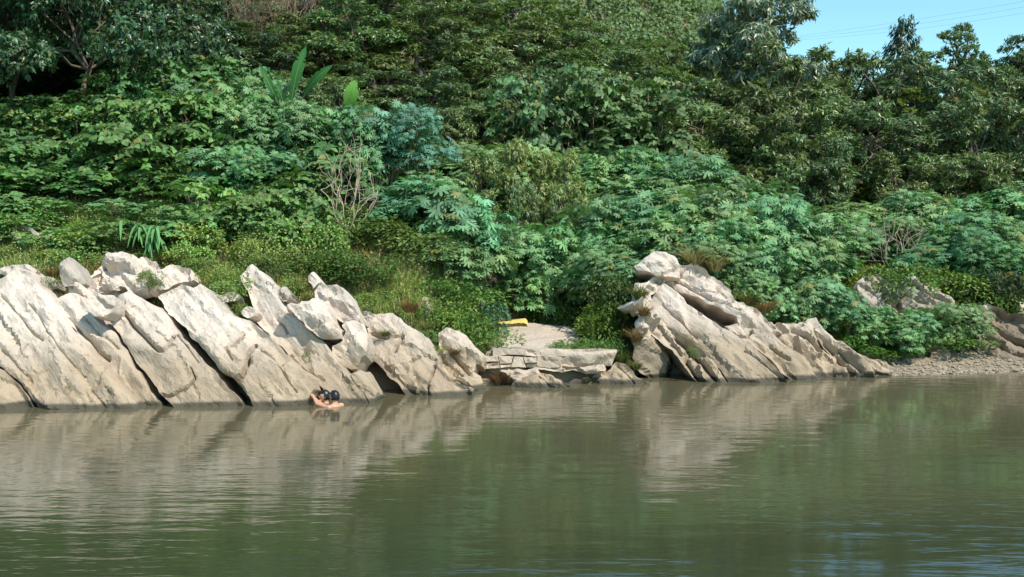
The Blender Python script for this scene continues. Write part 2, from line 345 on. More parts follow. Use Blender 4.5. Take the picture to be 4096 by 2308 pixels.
def rock(name, label, outline, k=0.62, m=0.0, off=0.0, T=1.1, r=0.16, rough=1.0, cracks=(), mat=None, cat='rock', seed=None, back=(0.10, 1.0, -0.30), step=0.046, group=None, bulge=0.0, smooth_n=1):
    seed = len(ROCKS) * 13 + 3 if seed is None else seed
    O = np.array(outline, float); c = O.mean(0)
    lowest = O[:, 1].max()
    # leaning face:  Y = Y0 + k z + m (X - Xc)
    Xc = onwater(c[0], max(lowest, 1300))[0]
    Xc = (c[0] - CX) / F_PX * (shore(Xc) + 1.0)
    if off is None:                      # stands in the bank: its foot decides its distance
        g_ = ground_hit(c[0], lowest - 0.12 * (lowest - O[:, 1].min())); Y0 = g_[1] - k * g_[2]; Xc = g_[0]
    else: Y0 = float(shore(Xc)) + off
    def hit(x, y):
        d = ray(x, y); t = (Y0 + k * CAMH - m * Xc) / (d[1] - k * d[2] - m * d[0])
        return np.array([0, 0, CAMH]) + d * t
    n = np.array([m, -1.0, k]); n /= np.linalg.norm(n)
    if n[1] > 0: n = -n
    ux = np.cross(-n, np.array([0, 0, 1.0])); ux /= np.linalg.norm(ux); uy = np.cross(-n, ux) * -1
    if uy[2] < 0: uy = -uy
    W = np.array([hit(*p) for p in O]); C0 = W.mean(0)
    toL = lambda w: np.stack([(w - C0) @ ux, (w - C0) @ uy], 1)
    poly = toL(W); poly = chaikin(poly, smooth_n) if smooth_n > 1 else poly; B = resample(poly, step)
    area = 0.5 * np.sum(B[:, 0] * np.roll(B[:, 1], -1) - np.roll(B[:, 0], -1) * B[:, 1])
    if area < 0: B = B[::-1].copy()
    tB = np.roll(B, -1, 0) - np.roll(B, 1, 0); nB = np.stack([tB[:, 1], -tB[:, 0]], 1); nB /= np.linalg.norm(nB, axis=1)[:, None] + 1e-9
    jag_ = .035 * rough + (.035 if (cat in ('boulder', 'stone') or name == 'outcrop') else .008)
    q_ = np.round(fbm(np.c_[B * 3.1, B[:, :1] * 0 + seed], 3, seed) * 3.5) / 3.5
    B = B + nB * (jag_ * (.6 * q_ + .4 * fbm(np.c_[B * 6.0, B[:, :1] * 0 + seed], 2, seed + 6)))[:, None]
    lo, hi = B.min(0), B.max(0)
    X, Y = np.meshgrid(np.arange(lo[0], hi[0], step), np.arange(lo[1], hi[1], step))
    I = np.stack([X.ravel(), Y.ravel()], 1); I += rng.uniform(-0.3, 0.3, I.shape) * step
    CR = []
    for cr in cracks:
        pts, wd, dp = cr
        cl = resample(toL(np.array([hit(*p) for p in pts])), step * 0.7, False)
        cl += 0.02 * np.stack([vnoise(np.c_[cl * 4, cl[:, :1] * 0 + 3], seed), vnoise(np.c_[cl * 4, cl[:, :1] * 0 + 9], seed)], 1)
        CR.append((cl, wd, dp)); I = np.concatenate([I, cl, cl + [wd, 0], cl - [wd, 0]])
    I = I[inside(I, B)]; dE = segdist(I, B, np.roll(B, -1, 0)); I = I[dE > step * 0.55]
    nb = len(B); pts = [Vector(p) for p in np.concatenate([B, I])]
    res = geometry.delaunay_2d_cdt(pts, [(i, (i + 1) % nb) for i in range(nb)], [], 1, 1e-5)
    V2 = np.array([tuple(v) for v in res[0]]); F = [tuple(f) for f in res[2] if len(f) == 3]; orig = res[3]
    d = segdist(V2, B, np.roll(B, -1, 0))
    rv = r * 0.36 * np.clip(0.62 + 0.62 * vnoise(np.c_[V2 * 1.7, np.full((len(V2), 1), seed * 1.7)], seed + 8), 0.22, 1.5)
    q = 1 - np.clip(d / rv, 0, 1); h = -rv * (1 - np.sqrt(np.maximum(0, 1 - q * q)))
    for _ in range(int(4 + 0.9 * len(B) * step)):             # chipped, planar breaks along the rim
        i_ = rng.integers(nb); sl = rng.uniform(.35, 1.3); w_ = rng.uniform(.05, .30); ang = rng.uniform(-.7, .7)
        nv = -nB[i_]; nv = np.array([nv[0] * math.cos(ang) - nv[1] * math.sin(ang), nv[0] * math.sin(ang) + nv[1] * math.cos(ang)])
        h = np.minimum(h, np.maximum(-rng.uniform(.04, .13), sl * ((V2 - B[i_]) @ nv - w_)) + .25 * np.maximum(0, np.abs((V2 - B[i_]) @ np.array([-nv[1], nv[0]])) - rng.uniform(.1, .5)))
    blocky = cat in ('boulder', 'stone')
    for _ in range(7 if blocky else 4):                        # large plane faces meeting in ridges
        an_ = rng.uniform(0, 2 * math.pi); nv = np.array([math.cos(an_), math.sin(an_)]); e_ = V2 @ nv; o_r = (e_.max() * rng.uniform(.0, .5)) if blocky else e_.max() * rng.uniform(.1, .7)
        h = np.minimum(h, (rng.uniform(.25, .75) if blocky else rng.uniform(.06, .22)) * (o_r - e_))
    if bulge: h += bulge * (1 - np.exp(-d / 0.4))
    w3 = C0 + V2[:, :1] * ux + V2[:, 1:2] * uy
    th = math.radians(-47); bd = np.stack([V2[:, 0] * math.cos(th) + V2[:, 1] * math.sin(th), -V2[:, 0] * math.sin(th) + V2[:, 1] * math.cos(th)], 1)
    zc = np.full((len(V2), 1), seed * 0.37)
    fade = np.clip(d / 0.05, 0.15, 1)
    rel = 0.06 * fbm(np.c_[V2 * 1.1, zc], 3, seed) + 0.050 * fbm(np.c_[bd[:, :1] * 0.9, bd[:, 1:] * 4.2, zc], 3, seed + 1)
    lay = np.c_[bd[:, :1] * 0.45, bd[:, 1:] * 2.2, zc]; a = vnoise(lay, seed + 2)
    rel += 0.075 * np.round(a * 2.4) / 2.4 * 0.7                     # stepped bedding ledges
    rel -= 0.05 * np.maximum(0, vnoise(np.c_[V2 * 5.0, zc], seed + 3) - 0.45) * 2.2    # pits
    rel += 0.014 * fbm(np.c_[V2 * 9, zc], 2, seed + 5)
    for dens, amp, an in ((3.5, .042 if cat == 'rock' and rough < 1.3 else .06, 3.4), (20.0, .013 if rough < 1.3 else .03, 3.0)):           # broken facets, stretched along the bedding
        ns = max(6, int(dens * abs(area))); sd_ = np.stack([rng.uniform(bd[:, 0].min(), bd[:, 0].max(), ns), rng.uniform(bd[:, 1].min(), bd[:, 1].max(), ns)], 1)
        wb = bd + .05 * np.stack([vnoise(np.c_[V2 * 5, zc], seed + 40), vnoise(np.c_[V2 * 5, zc], seed + 41)], 1)
        dd = ((wb[:, None, :] - sd_[None]) * np.array([1 / an, 1.0])); j_ = (dd ** 2).sum(2).argmin(1); ti = rng.normal(size=(ns, 2)) * np.array([.035, .11]); of_ = rng.normal(size=ns) * amp * .5
        rel += np.clip(((bd - sd_[j_]) * ti[j_]).sum(1) + of_[j_], -amp * 1.6, amp * 1.3)
    h = h + rel * rough * fade
    for cl, wd, dp in CR:
        e = segdist(V2, cl[:-1], cl[1:]); wd = wd * .7; h -= dp * 1.15 * np.exp(-(e / wd) ** 2)
    V3 = w3 + h[:, None] * n
    # sides: every boundary vertex goes back into the bank
    edges = {}
    for f in F:
        for a_, b_ in ((f[0], f[1]), (f[1], f[2]), (f[2], f[0])): edges[(a_, b_)] = 1
    bd_e = [e for e in edges if (e[1], e[0]) not in edges]
    bv = sorted({v for e in bd_e for v in e}); idx = {v: i for i, v in enumerate(bv)}
    bk = np.array(back); bk /= np.linalg.norm(bk)
    VV = [V3]; FF = list(F); prev = {v: v for v in bv}; base = len(V3); cen = V3[bv].mean(0)
    for s_, sh in ((0.12, 1.0), (0.35, 1.0), (0.65, 0.97), (1.0, 0.88)):
        ring = V3[bv] + bk * T * s_
        ring = (cen + bk * T * s_) + (ring - (cen + bk * T * s_)) * sh
        ring += 0.06 * rough * np.stack([vnoise(ring * 2.2, seed + 20 + t) for t in range(3)], 1)
        VV.append(ring); cur = {v: base + idx[v] for v in bv}; base += len(bv)
        for a_, b_ in bd_e: FF += [(b_, a_, cur[a_]) if s_ == 0.12 else (prev[b_], prev[a_], cur[a_]), (b_, cur[a_], cur[b_]) if s_ == 0.12 else (prev[b_], cur[a_], cur[b_])]
        prev = cur
    VV.append((V3[bv].mean(0) + bk * T * 0.95)[None]); ci = base
    for a_, b_ in bd_e: FF.append((prev[b_], prev[a_], ci))
    V = np.concatenate(VV); FF = np.array(FF)
    # make sure that the front looks towards the camera side
    f0 = FF[0]; nn = np.cross(V[f0[1]] - V[f0[0]], V[f0[2]] - V[f0[0]])
    if nn @ n < 0: FF = FF[:, ::-1]
    org = np.array([C0[0], V[:, 1].mean(), V[:, 2].min()])
    me = mesh_np(name, V - org, FF, mat or ROCK, True)
    try:
        me.set_sharp_from_angle(angle=math.radians(28))
    except Exception: pass
    o = link(name, me, loc=org); tag(o, label, cat, group); ROCKS.append(o); return o

#--- rocks of the long left outcrop
rock('rock_slab', 'low lichen-stained rock under the curved crack beside the first broad slab', [(-300, 1450), (-60, 1462), (0, 1482), (55, 1522), (105, 1582), (140, 1645), (-300, 1650)], off=0.0, m=0.05)
rock('rock_slab', 'broad smooth tan slab with long diagonal bedding lines and pointed top', [(-300, 1200), (0, 1097), (57, 1066), (110, 1085), (207, 1197), (300, 1330), (425, 1480), (575, 1645), (165, 1645), (112, 1568), (62, 1506), (0, 1466), (-100, 1438), (-300, 1430)], off=0.05, m=-0.05, T=1.3,
     cracks=[([(0, 1180), (60, 1250), (130, 1330), (160, 1360)], 0.03, 0.07), ([(0, 1400), (60, 1450), (120, 1520)], 0.02, 0.05), ([(60, 1430), (110, 1370)], 0.02, 0.04), ([(355, 1550), (415, 1622)], 0.02, 0.05), ([(120, 1220), (240, 1400), (330, 1500)], 0.03, 0.05)])
rock('rock_slab', 'tan slab with a stepped broken upper edge below the white capstone', [(200, 1207), (240, 1180), (285, 1168), (320, 1188), (348, 1240), (400, 1290), (440, 1335), (475, 1368), (500, 1392), (530, 1446), (580, 1526), (636, 1594), (688, 1645), (555, 1645), (418, 1478), (300, 1325)], off=0.0, m=0.1,
     cracks=[([(258, 1260), (356, 1348), (382, 1389), (429, 1425)], 0.04, 0.12), ([(340, 1275), (400, 1330), (470, 1385)], 0.03, 0.08)])
rock('rock_slab', 'two-tiered slab with a pale rectangular upper block and a hooked lower crack', [(455, 1198), (470, 1175), (511, 1151), (563, 1182), (620, 1215), (662, 1262), (702, 1308), (752, 1375), (800, 1422), (868, 1500), (950, 1590), (985, 1645), (705, 1645), (676, 1605), (602, 1518), (540, 1440), (495, 1363), (448, 1290), (436, 1262), (463, 1230)], off=0.02, m=-0.04, r=0.13,
     cracks=[([(465, 1224), (540, 1310), (630, 1404), (650, 1400), (680, 1365), (690, 1340)], 0.045, 0.15), ([(764, 1466), (775, 1508), (744, 1549), (687, 1580), (646, 1578)], 0.03, 0.09), ([(700, 1330), (790, 1440)], 0.025, 0.06)])
rock('rock_slab', 'largest whitish slab with a level jagged top and broken notch in its middle', [(620, 1162), (718, 1113), (765, 1131), (795, 1121), (837, 1151), (888, 1213), (945, 1255), (1024, 1284), (1070, 1335), (1107, 1377), (1148, 1412), (1189, 1470), (1244, 1511), (1252, 1545), (1232, 1590), (1218, 1632), (1015, 1645), (998, 1600), (972, 1560), (955, 1523), (898, 1490), (858, 1454), (818, 1399), (746, 1327), (708, 1270), (645, 1210)], off=-0.02, m=0.02, r=0.2, T=1.3,
     cracks=[([(1019, 1368), (993, 1420), (983, 1461), (967, 1503), (941, 1523)], 0.05, 0.17), ([(905, 1395), (960, 1350), (975, 1330)], 0.04, 0.10), ([(925, 1440), (900, 1400)], 0.03, 0.07), ([(1040, 1400), (1090, 1430), (1180, 1560)], 0.03, 0.05)])
rock('rock_slab', 'tall fin-like slab with a nubbed peak above the bathers', [(946, 1084), (965, 1066), (980, 1046), (998, 1036), (1039, 1074), (1096, 1136), (1122, 1193), (1179, 1250), (1220, 1286), (1262, 1332), (1308, 1374), (1329, 1415), (1365, 1456), (1396, 1492), (1440, 1475), (1475, 1510), (1504, 1554), (1494, 1600), (1300, 1625), (1296, 1558), (1255, 1508), (1193, 1467), (1152, 1408), (1111, 1373), (1074, 1330), (1028, 1280), (995, 1250), (1012, 1220), (985, 1150), (955, 1110)], off=0.18, m=-0.06, T=1.3,
     cracks=[([(1100, 1265), (1130, 1290), (1150, 1320)], 0.04, 0.10), ([(1130, 1200), (1160, 1245)], 0.04, 0.1), ([(1400, 1500), (1470, 1600)], 0.02, 0.04)])
rock('boulder', 'brownish blunt boulder perched beneath the pale leaning block', [(1155, 1214), (1200, 1195), (1252, 1188), (1292, 1200), (1332, 1250), (1367, 1310), (1376, 1345), (1330, 1354), (1288, 1347), (1255, 1317), (1225, 1290), (1185, 1250)], off=-0.05, k=0.35, m=0.25, r=0.2, T=0.8, cat='boulder', rough=1.2)
rock('boulder', 'pale streaked leaning block below the dark green bush', [(1244, 1150), (1270, 1125), (1300, 1121), (1345, 1140), (1385, 1180), (1412, 1230), (1428, 1272), (1380, 1290), (1340, 1260), (1300, 1210), (1252, 1190)], off=0.12, k=0.5, m=-0.1, r=0.16, T=0.9, cat='boulder')
rock('boulder', 'squarish wedged boulder hanging over the dark cleft', [(1362, 1290), (1380, 1272), (1412, 1268), (1442, 1285), (1457, 1320), (1464, 1360), (1460, 1412), (1436, 1442), (1420, 1458), (1365, 1450), (1330, 1420), (1328, 1375), (1360, 1350), (1375, 1320)], off=-0.15, k=0.4, m=0.05, r=0.18, T=0.75, cat='boulder')
rock('rock_slab', 'broad pale slab right of the dark cleft with a vertical crack at its foot', [(1415, 1245), (1478, 1236), (1500, 1248), (1560, 1244), (1623, 1291), (1705, 1343), (1738, 1400), (1750, 1450), (1790, 1492), (1830, 1520), (1880, 1545), (1888, 1576), (1800, 1588), (1645, 1602), (1580, 1523), (1528, 1470), (1470, 1425), (1466, 1312), (1430, 1275)], off=0.05, m=-0.1, T=1.3, r=0.2,
     cracks=[([(1735, 1455), (1728, 1500), (1715, 1550), (1713, 1592)], 0.03, 0.09), ([(1610, 1350), (1580, 1390), (1575, 1410)], 0.05, 0.12), ([(1480, 1320), (1540, 1350), (1600, 1345)], 0.05, 0.10), ([(1640, 1440), (1680, 1425)], 0.03, 0.06)])
rock('boulder', 'knobbly tapering rock at the end of the outcrop beside the stone landing', [(1755, 1305), (1790, 1291), (1830, 1310), (1880, 1345), (1920, 1385), (1945, 1422), (1938, 1458), (1905, 1450), (1890, 1480), (1925, 1520), (1960, 1556), (1890, 1572), (1840, 1525), (1795, 1490), (1755, 1440), (1762, 1370)], off=0.02, k=0.6, m=0.15, r=0.16, rough=1.5, cat='boulder',
     cracks=[([(1800, 1400), (1850, 1450), (1880, 1490)], 0.05, 0.12), ([(1780, 1440), (1850, 1500)], 0.04, 0.1)])
rock('boulder', 'bleached white capstone with flat banded top resting on rocks', [(366, 1162), (380, 1138), (430, 1113), (500, 1098), (532, 1113), (547, 1138), (505, 1165), (455, 1182), (402, 1197), (384, 1182)], off=-0.05, k=1.2, m=0.1, r=0.12, T=0.7, mat=ROCK_WHITE, cat='boulder', rough=0.8)
rock('boulder', 'grey rounded stone wedged under the white capstone', [(343, 1230), (365, 1165), (400, 1185), (455, 1176), (467, 1202), (446, 1240), (410, 1267), (375, 1262), (350, 1242)], off=0.0, k=0.3, m=0.2, r=0.16, T=0.6, cat='boulder', rough=.6)
rock('outcrop', 'jagged many-peaked limestone outcrop at the foot of the grassy slope', [(330, 1135), (345, 1103), (372, 1088), (400, 1045), (430, 1008), (460, 1015), (490, 1012), (540, 1032), (560, 1018), (590, 1045), (620, 1038), (640, 1060), (660, 1085), (640, 1122), (600, 1145), (540, 1140), (480, 1140), (380, 1170)], off=0.35, k=0.75, m=0.0, r=0.18, T=0.9, rough=2.4, cat='rock')
rock('outcrop', 'low rough rock with grass blades over it beside the jagged outcrop', [(592, 1118), (610, 1090), (650, 1063), (690, 1038), (720, 1050), (760, 1080), (778, 1112), (740, 1125), (700, 1135), (640, 1155), (606, 1152)], off=0.25, k=0.8, m=-0.15, r=0.16, T=0.8, rough=2.0, cat='rock')
rock('boulder', 'grey veined upright stone standing between dry grass tufts', [(234, 1072), (240, 1043), (265, 1033), (290, 1050), (320, 1090), (332, 1115), (300, 1130), (260, 1128), (240, 1098)], off=0.3, k=0.5, m=0.2, r=0.14, T=0.6, mat=ROCK_GREY, cat='boulder')
rock('outcrop', 'low grey ledge behind the pointed top of the broad slab', [(-40, 1075), (0, 1062), (40, 1046), (90, 1050), (150, 1085), (200, 1110), (222, 1150), (160, 1140), (90, 1095)], off=0.45, k=0.8, m=-0.1, r=0.14, T=0.7, mat=ROCK_GREY, rough=1.6, cat='rock')
rock('boulder', 'pale lumpy stone between the broad slab and the capstone', [(248, 1172), (262, 1130), (300, 1123), (340, 1128), (378, 1150), (355, 1198), (335, 1214), (310, 1185)], off=0.12, k=0.7, m=0.0, r=0.14, T=0.7, rough=1.4, cat='boulder')
for lab, c, w, h_, of in (('small grey stone lodged behind the tall fin slab', (1134, 1172), 52, 60, 0.35), ('pale rock half buried in grass above the fin slab', (1120, 1028), 105, 62, None),
                          ('rounded grey stone lying alone in the meadow grass', (928, 1024), 62, 44, None), ('grey boulder under the dark green bush by the pale slab', (1520, 1192), 78, 110, None),
                          ('rounded brown boulder among weeds above the pale slab', (1682, 1232), 96, 110, None), ('thin upright white stone at the edge of the dark bush', (1252, 1112), 34, 60, 0.4),
                          ('small pale stone nestled below the whitish slab edge', (985, 1240), 60, 44, 0.05), ('flat pinkish stone in the weeds beside the whitish slab', (915, 1180), 90, 40, 0.35)):
    n_ = 11; a_ = np.arange(n_) * 2 * math.pi / n_; rr = 1 + rng.uniform(-0.16, 0.16, n_)
    rock('stone', lab, [(c[0] + 0.5 * w * rr[i] * math.cos(t), c[1] + 0.5 * h_ * rr[i] * math.sin(t)) for i, t in enumerate(a_)], off=of, k=0.6, r=0.12, T=0.5, cat='stone', rough=1.0,
         mat=ROCK_GREY if 'grey' in lab or 'brown' in lab else ROCK)
rock('outcrop', 'bare grey earth patch shaped as a rock in the grass above the broad slab', [(30, 905), (70, 885), (120, 895), (165, 940), (205, 985), (215, 1020), (150, 1025), (90, 985), (50, 950)], off=None, k=.9, r=.1, T=.6, rough=2.2, mat=ROCK_GREY, cat='rock')  # bare soil patch of the slope, built as a half-buried stone
# --- rocks by the landing
rock('boulder', 'low pointed rock in the water below the stone landing', [(2050, 1532), (2065, 1500), (2100, 1487), (2165, 1475), (2200, 1490), (2230, 1520), (2248, 1530), (2290, 1545), (2262, 1560), (2100, 1562), (2085, 1552)], off=-0.1, k=0.9, m=0.0, r=0.14, T=0.8, cat='boulder', rough=1.1, cracks=[([(2160, 1495), (2210, 1530), (2245, 1556)], 0.03, 0.1)])
rock('boulder', 'ridged rock at the water between the landing hollow and the great leaning slab', [(2360, 1538), (2372, 1500), (2400, 1478), (2440, 1470), (2470, 1440), (2500, 1445), (2560, 1490), (2608, 1530), (2560, 1540)], off=0.0, k=0.7, m=-0.1, r=0.14, T=1.2, cat='boulder', rough=1.1, cracks=[([(2475, 1450), (2520, 1500), (2555, 1536)], 0.035, 0.1)])
rock('stone', 'flat stone lying inside the dark hollow below the landing', [(2280, 1532), (2300, 1515), (2360, 1503), (2372, 1515), (2340, 1537)], off=0.25, k=0.8, r=0.06, T=0.4, cat='stone')
rock('stone', 'triangular stone at the mouth of the landing hollow', [(2205, 1520), (2245, 1500), (2262, 1512), (2300, 1542), (2230, 1545)], off=0.05, k=0.7, r=0.06, T=0.5, cat='stone')
# --- the great leaning outcrop on the right
rock('rock_slab', 'great pale leaning slab with a long straight lower edge into the water', [(2602, 1239), (2605, 1193), (2622, 1155), (2658, 1124), (2684, 1138), (2722, 1172), (2784, 1229), (2841, 1270), (2898, 1312), (2918, 1322), (3042, 1404), (3089, 1446), (3125, 1487), (3166, 1530), (2926, 1536), (2911, 1518), (2880, 1477), (2849, 1441), (2793, 1394), (2751, 1353), (2668, 1296), (2607, 1252)], off=-0.05, k=0.6, m=-0.12, r=0.14, T=1.0, rough=0.9,
     cracks=[([(2650, 1210), (2730, 1295), (2790, 1350)], 0.025, 0.06), ([(2745, 1200), (2800, 1250)], 0.025, 0.06), ([(2980, 1400), (3060, 1450), (3140, 1515)], 0.025, 0.06)])
rock('rock_slab', 'brown undercut block below the great leaning slab', [(2588, 1306), (2637, 1278), (2668, 1298), (2751, 1355), (2849, 1443), (2880, 1480), (2915, 1530), (2830, 1536), (2780, 1532), (2745, 1470), (2690, 1400), (2650, 1372), (2600, 1332)], off=0.05, k=0.5, m=-0.25, r=0.12, T=0.8, rough=1.5,
     cracks=[([(2700, 1345), (2740, 1380), (2800, 1440), (2860, 1510)], 0.06, 0.2), ([(2760, 1400), (2740, 1440), (2790, 1510)], 0.05, 0.15)], mat=ROCK)
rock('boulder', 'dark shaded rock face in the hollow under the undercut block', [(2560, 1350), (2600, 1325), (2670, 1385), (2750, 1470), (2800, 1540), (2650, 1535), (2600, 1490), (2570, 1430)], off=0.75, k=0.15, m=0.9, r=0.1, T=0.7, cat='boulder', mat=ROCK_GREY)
rock('rock_slab', 'long upper slab lying over the groove of the great leaning slab', [(2660, 1113), (2692, 1093), (2740, 1108), (2820, 1158), (2900, 1188), (2962, 1228), (3032, 1258), (3092, 1330), (3142, 1368), (3222, 1418), (3262, 1470), (3300, 1512), (3260, 1520), (3185, 1522), (3125, 1480), (3084, 1428), (3034, 1393), (2924, 1323), (2906, 1300), (2960, 1290), (2950, 1262), (2862, 1218), (2782, 1180), (2722, 1146), (2690, 1130)], off=0.12, k=0.6, m=-0.1, r=0.12, T=1.1, rough=1.1,
     cracks=[([(2700, 1110), (2850, 1200), (2960, 1240)], 0.03, 0.08), ([(2925, 1330), (2990, 1335), (3010, 1315)], 0.04, 0.1), ([(3080, 1380), (3110, 1400), (3160, 1430)], 0.035, 0.09)])
rock('boulder', 'smooth white rounded boulder crowning the leaning outcrop', [(2543, 1048), (2581, 1015), (2622, 996), (2669, 1002), (2712, 1027), (2730, 1052), (2730, 1092), (2669, 1096), (2622, 1090), (2575, 1080), (2548, 1066)], off=0.25, k=0.5, m=0.1, r=0.2, T=0.9, cat='boulder', rough=0.7, cracks=[([(2650, 1095), (2690, 1070), (2725, 1055)], 0.03, 0.07)])
rock('outcrop', 'pale ridge of broken rock running behind the leaning slabs', [(2722, 1050), (2772, 1046), (2826, 1077), (2892, 1128), (2929, 1155), (2942, 1193), (2996, 1217), (3048, 1258), (3094, 1278), (3120, 1320), (3060, 1330), (2960, 1270), (2860, 1210), (2760, 1150), (2690, 1100)], off=0.3, k=0.6, m=-0.1, r=0.13, T=0.9, rough=1.6, cat='rock')
rock('outcrop', 'crumbly fissured shoulder left of the great slab with dry grass', [(2496, 1228), (2520, 1195), (2560, 1150), (2610, 1118), (2655, 1110), (2640, 1150), (2615, 1190), (2612, 1250), (2560, 1240)], off=0.3, k=0.6, m=0.4, r=0.12, T=0.7, rough=2.2, cat='rock')
rock('outcrop', 'brown broken lump tucked under the crumbly shoulder', [(2530, 1292), (2560, 1258), (2604, 1240), (2650, 1280), (2600, 1306), (2606, 1345), (2560, 1350)], off=0.25, k=0.4, m=0.35, r=0.12, T=0.7, rough=2.0, cat='rock')
rock('outcrop', 'tan hollowed mass at the low end of the long upper slab', [(3084, 1312), (3110, 1283), (3200, 1278), (3244, 1300), (3294, 1380), (3344, 1430), (3338, 1500), (3316, 1518), (3262, 1490), (3200, 1414), (3120, 1365)], off=0.2, k=0.6, m=-0.05, r=0.16, T=0.9, rough=1.5, cat='rock', cracks=[([(3170, 1320), (3230, 1345), (3290, 1400)], 0.06, 0.15)])
rock('rock_slab', 'white-tipped pinnacle rock sloping down to the water', [(3220, 1302), (3237, 1273), (3264, 1269), (3290, 1306), (3347, 1348), (3402, 1385), (3442, 1420), (3482, 1460), (3505, 1500), (3420, 1518), (3360, 1517), (3320, 1516), (3345, 1440), (3290, 1372), (3240, 1325)], off=0.1, k=0.6, m=-0.1, r=0.14, T=0.9, rough=1.5, cracks=[([(3300, 1370), (3350, 1420), (3420, 1490)], 0.05, 0.14), ([(3280, 1340), (3340, 1400)], 0.04, 0.1), ([(3360, 1400), (3440, 1480)], 0.04, 0.1)])
rock('boulder', 'low pale eroded rock at the point where the gravel shore starts', [(3425, 1500), (3440, 1450), (3480, 1426), (3512, 1440), (3562, 1470), (3586, 1506), (3540, 1516), (3440, 1512)], off=0.0, k=0.6, m=-0.1, r=0.12, T=0.7, rough=1.6, cat='boulder', cracks=[([(3460, 1450), (3480, 1480), (3550, 1500)], 0.05, 0.12)])
rock('outcrop', 'low brown tail of rock behind the eroded point', [(3380, 1425), (3440, 1415), (3520, 1445), (3600, 1475), (3640, 1500), (3560, 1505), (3470, 1480)], off=0.45, k=0.8, r=0.1, T=0.6, rough=1.4, mat=ROCK_GREY, cat='rock')
rock('outcrop', 'rounded grey-brown knoll rising from the creepers', [(3434, 1127), (3470, 1103), (3520, 1090), (3572, 1115), (3592, 1137), (3600, 1300), (3540, 1340), (3450, 1320), (3436, 1155)], off=1.7, k=0.5, r=0.2, T=1.0, rough=1.9, mat=ROCK_GREY, cat='rock')
rock('outcrop', 'grey peaked outcrop with cracked layers standing in creepers', [(3600, 1182), (3610, 1130), (3640, 1095), (3665, 1098), (3692, 1130), (3742, 1153), (3802, 1178), (3826, 1205), (3830, 1260), (3820, 1370), (3740, 1380), (3640, 1370), (3605, 1260)], off=1.6, k=0.5, m=-0.15, r=0.18, T=1.1, rough=1.9, mat=ROCK_GREY, cat='rock', cracks=[([(3640, 1140), (3720, 1180), (3790, 1210)], 0.05, 0.12), ([(3620, 1180), (3700, 1220)], 0.04, 0.1)])
rock('boulder', 'small split brown boulder on the gravel shore', [(3704, 1432), (3720, 1375), (3740, 1361), (3777, 1375), (3812, 1400), (3830, 1432), (3800, 1462), (3730, 1460)], off=None, k=0.35, m=0.1, r=0.12, T=0.6, rough=1.8, mat=ROCK_GREY, cat='boulder', cracks=[([(3735, 1400), (3770, 1390), (3790, 1410)], 0.06, 0.15)])
rock('outcrop', 'large dark bedded outcrop with white crest above the gravel shore', [(3865, 1222), (3940, 1210), (3962, 1206), (4002, 1220), (4042, 1245), (4100, 1262), (4400, 1300), (4400, 1480), (4096, 1455), (4020, 1450), (3950, 1435), (3905, 1395), (3925, 1330), (3930, 1275)], off=None, k=0.45, m=-0.1, r=0.2, T=1.3, rough=2.2, mat=rock_material('limestone_crest', (0.70, 0.66, 0.60), (0.27, 0.21, 0.15), (0.10, 0.08, 0.055), silt=1.75, grey=0.1), cat='rock', cracks=[([(3960, 1290), (4040, 1340), (4200, 1420)], 0.06, 0.15), ([(3950, 1350), (4050, 1410), (4150, 1440)], 0.06, 0.15)])
rock('outcrop', 'tilted banded ledge above the white-crested outcrop', [(3998, 1167), (4030, 1156), (4082, 1180), (4300, 1270), (4300, 1340), (4096, 1268), (4042, 1232), (4004, 1197)], off=None, k=0.6, m=-0.1, r=0.12, T=0.9, rough=1.6, cat='rock')
rock('stone', 'small pale stone at the edge of the thicket over the banded ledge', [(4050, 1087), (4080, 1068), (4150, 1075), (4155, 1107), (4060, 1096)], off=None, k=0.5, r=0.1, T=0.6, cat='stone')

# ------------------------------------------------------------------ stone landing with its apron
LAND = link('stone_landing', None, loc=(0.6, 22.3, 0.0)); tag(LAND, 'weathered stone landing of two shallow courses with a dark hollow below', 'landing')
def ledge(name, outline, off, T, k=.08, r=.035, rough=.45, cracks=(), mat=None, step=.035):
    o = rock(name, 'x', outline, off=off, T=T, k=k, r=r, rough=rough, cracks=cracks, mat=mat or ROCK_LAND, step=step, cat='ledge', back=(0, 1, -.05))
    for q_ in ('label', 'category'): del o[q_]
    ROCKS.pop(); o.parent = LAND; o.location = Vector(o.location) - Vector(LAND.location); return o
def broken_course(name, x0, x1, ya, yb, off, T, wmin, wmax, split=0.0, seed=1):
    r_ = np.random.default_rng(seed); x = x0; top = lambda q: ya + 2 * math.sin(q * .031); bot = lambda q: yb + 4 * math.sin(q * .023 + 1)
    lean0 = 0.0
    while x < x1 - 20:
        w = min(r_.uniform(wmin, wmax), x1 - x); lean = r_.uniform(-7, 7) if x + w < x1 - 5 else 0
        a, b = x, x + w; g = .2
        if r_.random() < split:
            ym = ya + (yb - ya) * r_.uniform(.4, .62)
            ledge(name, [(a + g - lean0, top(a)), (b - g - lean, top(b)), (b - g, ym - 1), (a + g, ym + 2)], off + r_.uniform(-.03, .03), T)
            ledge(name, [(a + g, ym + 4), (b - g, ym + 1.5), (b - g + lean, bot(b)), (a + g + lean0, bot(a))], off + r_.uniform(-.03, .04), T)
        else: ledge(name, [(a + g - lean0, top(a)), ((a + b) / 2, top((a + b) / 2) - r_.uniform(-1, 2)), (b - g - lean, top(b)), (b - g + lean, bot(b)), ((a + b) / 2, bot((a + b) / 2) + r_.uniform(-2, 4)), (a + g + lean0, bot(a))], off + r_.uniform(-.035, .035), T)
        lean0 = lean; x += w
ledge('course_core', [(1945, 1406), (2468, 1404), (2448, 1464), (2150, 1470), (1935, 1472)], .66, .5, rough=.5)
